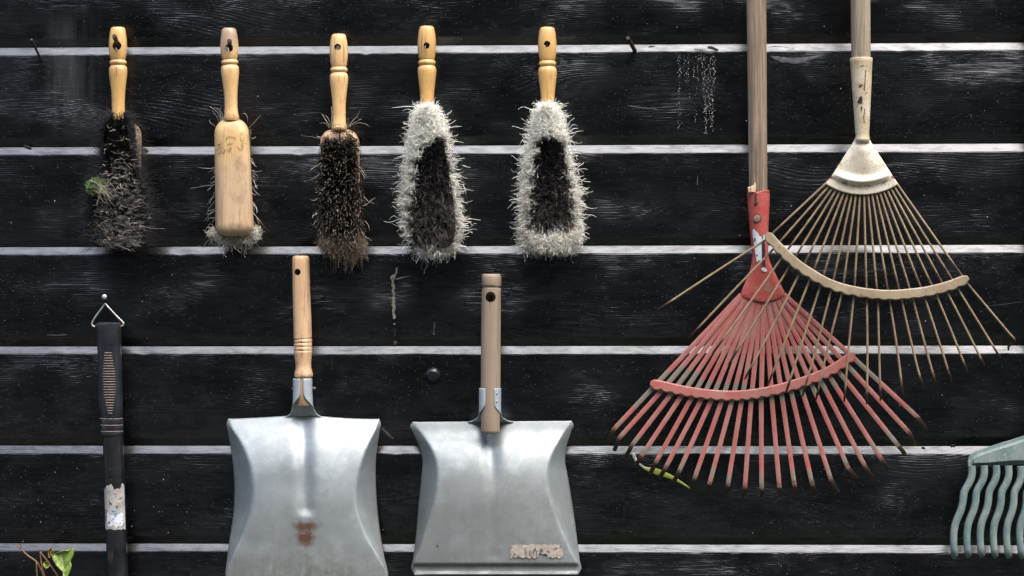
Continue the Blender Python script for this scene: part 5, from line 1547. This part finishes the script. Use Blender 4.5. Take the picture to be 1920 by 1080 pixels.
set_attr(me, 'worn', np.repeat([0.25 + random.uniform(-0.1, 0.15) for _ in range(tot)], 8)); set_attr(me, 'rusty', np.repeat([0.15 + random.uniform(-.1, .15) for _ in range(tot)], 8))
link_mesh('cross_bar', me, M_CREAMBAR, cr_, sharp=22)

# ------------------------------------------------------------------ green shrub rake at the right edge
gk = thing('shrub_rake', P(1955, 1040, 0.03), 'scuffed green hand rake head with thick wavy tines at the right edge', 'rake')
xc = 1955.0
out = [(1818, 877), (1816.5, 868), (1818, 859), (1823, 853), (1833, 847), (1870, 834.5), (1900, 825.5), (1925, 817), (1936, 808), (1941, 795), (1942, 770)]
out = out + [(2 * xc - x, y) for x, y in out[::-1]]
out += [(2 * xc - 1850, 876), (xc + 60, 872), (xc, 870), (xc - 60, 872), (1850, 876)]
link_mesh('head', plate(out, 0.016, 0.036, 0.008, 5), M_GREEN, gk, sharp=80)
link_mesh('pole', lathe_px([(xc, 805, 12, 0.026), (xc, 740, 15, 0.026), (xc, 735, 17.5, 0.026), (xc, 200, 17.5, 0.026), (xc, -420, 17.5, 0.026), (xc, -424, 14, 0.026)], 28), M_RAKEWOOD2, gk)
base = [(440, 335), (439, 400), (421, 452), (388, 512), (378, 585), (362, 645), (331, 720), (318, 790), (317, 860), (321, 925), (322, 938)]
nT = 12
for k in range(nT):
    m_ = k if k < 6 else nT - 1 - k
    rows = []
    for (x, y) in base:
        fy = (y - 335) / 600
        rows.append((1700 + (x + m_ * (82 + 9 * fy)) / 3.6, 780 + (y - 4 * math.sin(m_)) / 3.6))
    if k >= 6: rows = [(2 * xc - x, y) for x, y in rows]
    rows = smooth_rows(rows, 4)
    n = len(rows)
    wp = [P(x, y, 0.027 + 0.004 * (1 - i_ / n) - 0.010 * sst(n - 7, n - 1, i_)) for i_, (x, y) in enumerate(rows)]
    w_ = [interp(i_, [0, n * 0.6, n - 2, n - 1], [6.7, 6.6, 5.9, 4.5]) / PXM for i_ in range(n)]
    link_mesh('tine', strip(wp, w_, w_, 0.007, 0.0015), M_GREEN, gk, sharp=70)

# ------------------------------------------------------------------ ivy in the bottom left corner
iv = thing('ivy_plant', P(60, 2200, 0.02), 'small ivy sprig with one pale green leaf in the bottom left corner', 'plant')
iv.location.z = 0.0
Zi = lambda x, y: (x / 6.4, 960 + y / 6.4)
def stem(pts, r0, r1, dd_):
    rows = smooth_rows([(*Zi(x, y), dz) for x, y, dz in pts], 4)
    n = len(rows)
    link_mesh('stem', tube([P(*q) for q in rows], [(r0 + (r1 - r0) * k / (n - 1)) / PXM for k in range(n)], 7), M_STEM, iv)
stem([(150, 5600, .03), (330, 3600, 0.02), (420, 1900, 0.03), (560, 1100, 0.025), (520, 770, .03), (478, 660, 0.03), (432, 592, .03), (330, 520, 0.028), (255, 445, 0.026), (205, 412, 0.024)], 2.4, 1.1, 0)
stem([(252, 440, .026), (248, 405, .027), (262, 372, .028), (284, 342, .029)], 0.9, 0.5, 0)
stem([(180, 5400, .02), (420, 3200, 0.03), (520, 1500, 0.02), (540, 900, 0.03), (522, 720, .034), (494, 600, .036), (482, 482, .036)], 2.2, 1.2, 0)
stem([(900, 1300, 0.03), (760, 900, .032), (690, 770, .034), (600, 630, .037), (540, 550, .038), (482, 478, .036)], 1.8, 1.2, 0)
stem([(440, 1500, 0.03), (448, 860, .03), (440, 700, .032), (438, 592, .03)], 1.8, 1.0, 0)
stem([(470, 640, .03), (490, 585, .034), (498, 575, 0.034)], 0.8, 0.6, 0)
stem([(612, 500, .036), (648, 475, .038), (628, 450, .036), (610, 470, .034)], 0.8, 0.6, 0)
def leaf(outline, mid, col_a, col_b, dd_, fold, name='leaf'):
    verts, cols, faces = [], [], []
    o_ = smooth_rows([(*Zi(x, y),) for x, y in outline + [outline[0]]], 4)[:-1]
    n = len(o_)
    mids = smooth_rows([Zi(*q) for q in mid], 6)
    rings = 5
    mx = np.array(mids)
    for r_ in range(rings + 1):
        f = r_ / rings
        for (x, y) in o_:
            j = int(np.argmin((mx[:, 0] - x) ** 2 + (mx[:, 1] - y) ** 2))
            qx, qy = mx[j]
            px_, py_ = qx + (x - qx) * f, qy + (y - qy) * f
            side = 1 if (x - qx) > 0 else -1
            verts.append(P(px_, py_, dd_ + fold * f + 0.0016 * math.sin(px_ * 0.5 + py_ * 0.3) * f))
            c = np.array(col_b if side > 0 else col_a)
            cols.append(c * (0.94 + 0.12 * f) if f > 0.12 else np.array((0.40, 0.46, 0.20)))
    for r_ in range(rings):
        for k in range(n):
            k2 = (k + 1) % n
            faces.append((r_ * n + k, r_ * n + k2, (r_ + 1) * n + k2, (r_ + 1) * n + k))
    me = fix_normals(pydata(verts, faces))
    set_col(me, np.array(cols))
    o = link_mesh(name, me, M_LEAF, iv, sharp=None)
    md = o.modifiers.new('thickness', 'SOLIDIFY'); md.thickness = 0.0004
    return o
leaf([(608, 512), (655, 500), (705, 482), (760, 462), (815, 462), (885, 432), (880, 520), (848, 585), (858, 650), (835, 725), (800, 790), (768, 800), (748, 722), (730, 697), (690, 660), (648, 600)],
     [(735, 480), (752, 560), (765, 650), (782, 760)], (0.26, 0.34, 0.085), (0.22, 0.32, 0.05), 0.042, 0.006)
leaf([(518, 612), (552, 592), (588, 598), (602, 640), (560, 680), (528, 660)], [(545, 615), (560, 660)], (0.33, 0.34, 0.06), (0.30, 0.34, 0.06), 0.034, 0.003)
leaf([(575, 455), (600, 438), (626, 428), (628, 462), (612, 500), (604, 552), (582, 540), (574, 500)], [(602, 460), (592, 530)], (0.26, 0.14, 0.035), (0.22, 0.11, 0.03), 0.036, 0.005)
leaf([(200, 410), (222, 398), (236, 414), (222, 430)], [(212, 412), (224, 416)], (0.36, 0.15, 0.08), (0.32, 0.13, 0.07), 0.026, 0.001, 'bud')
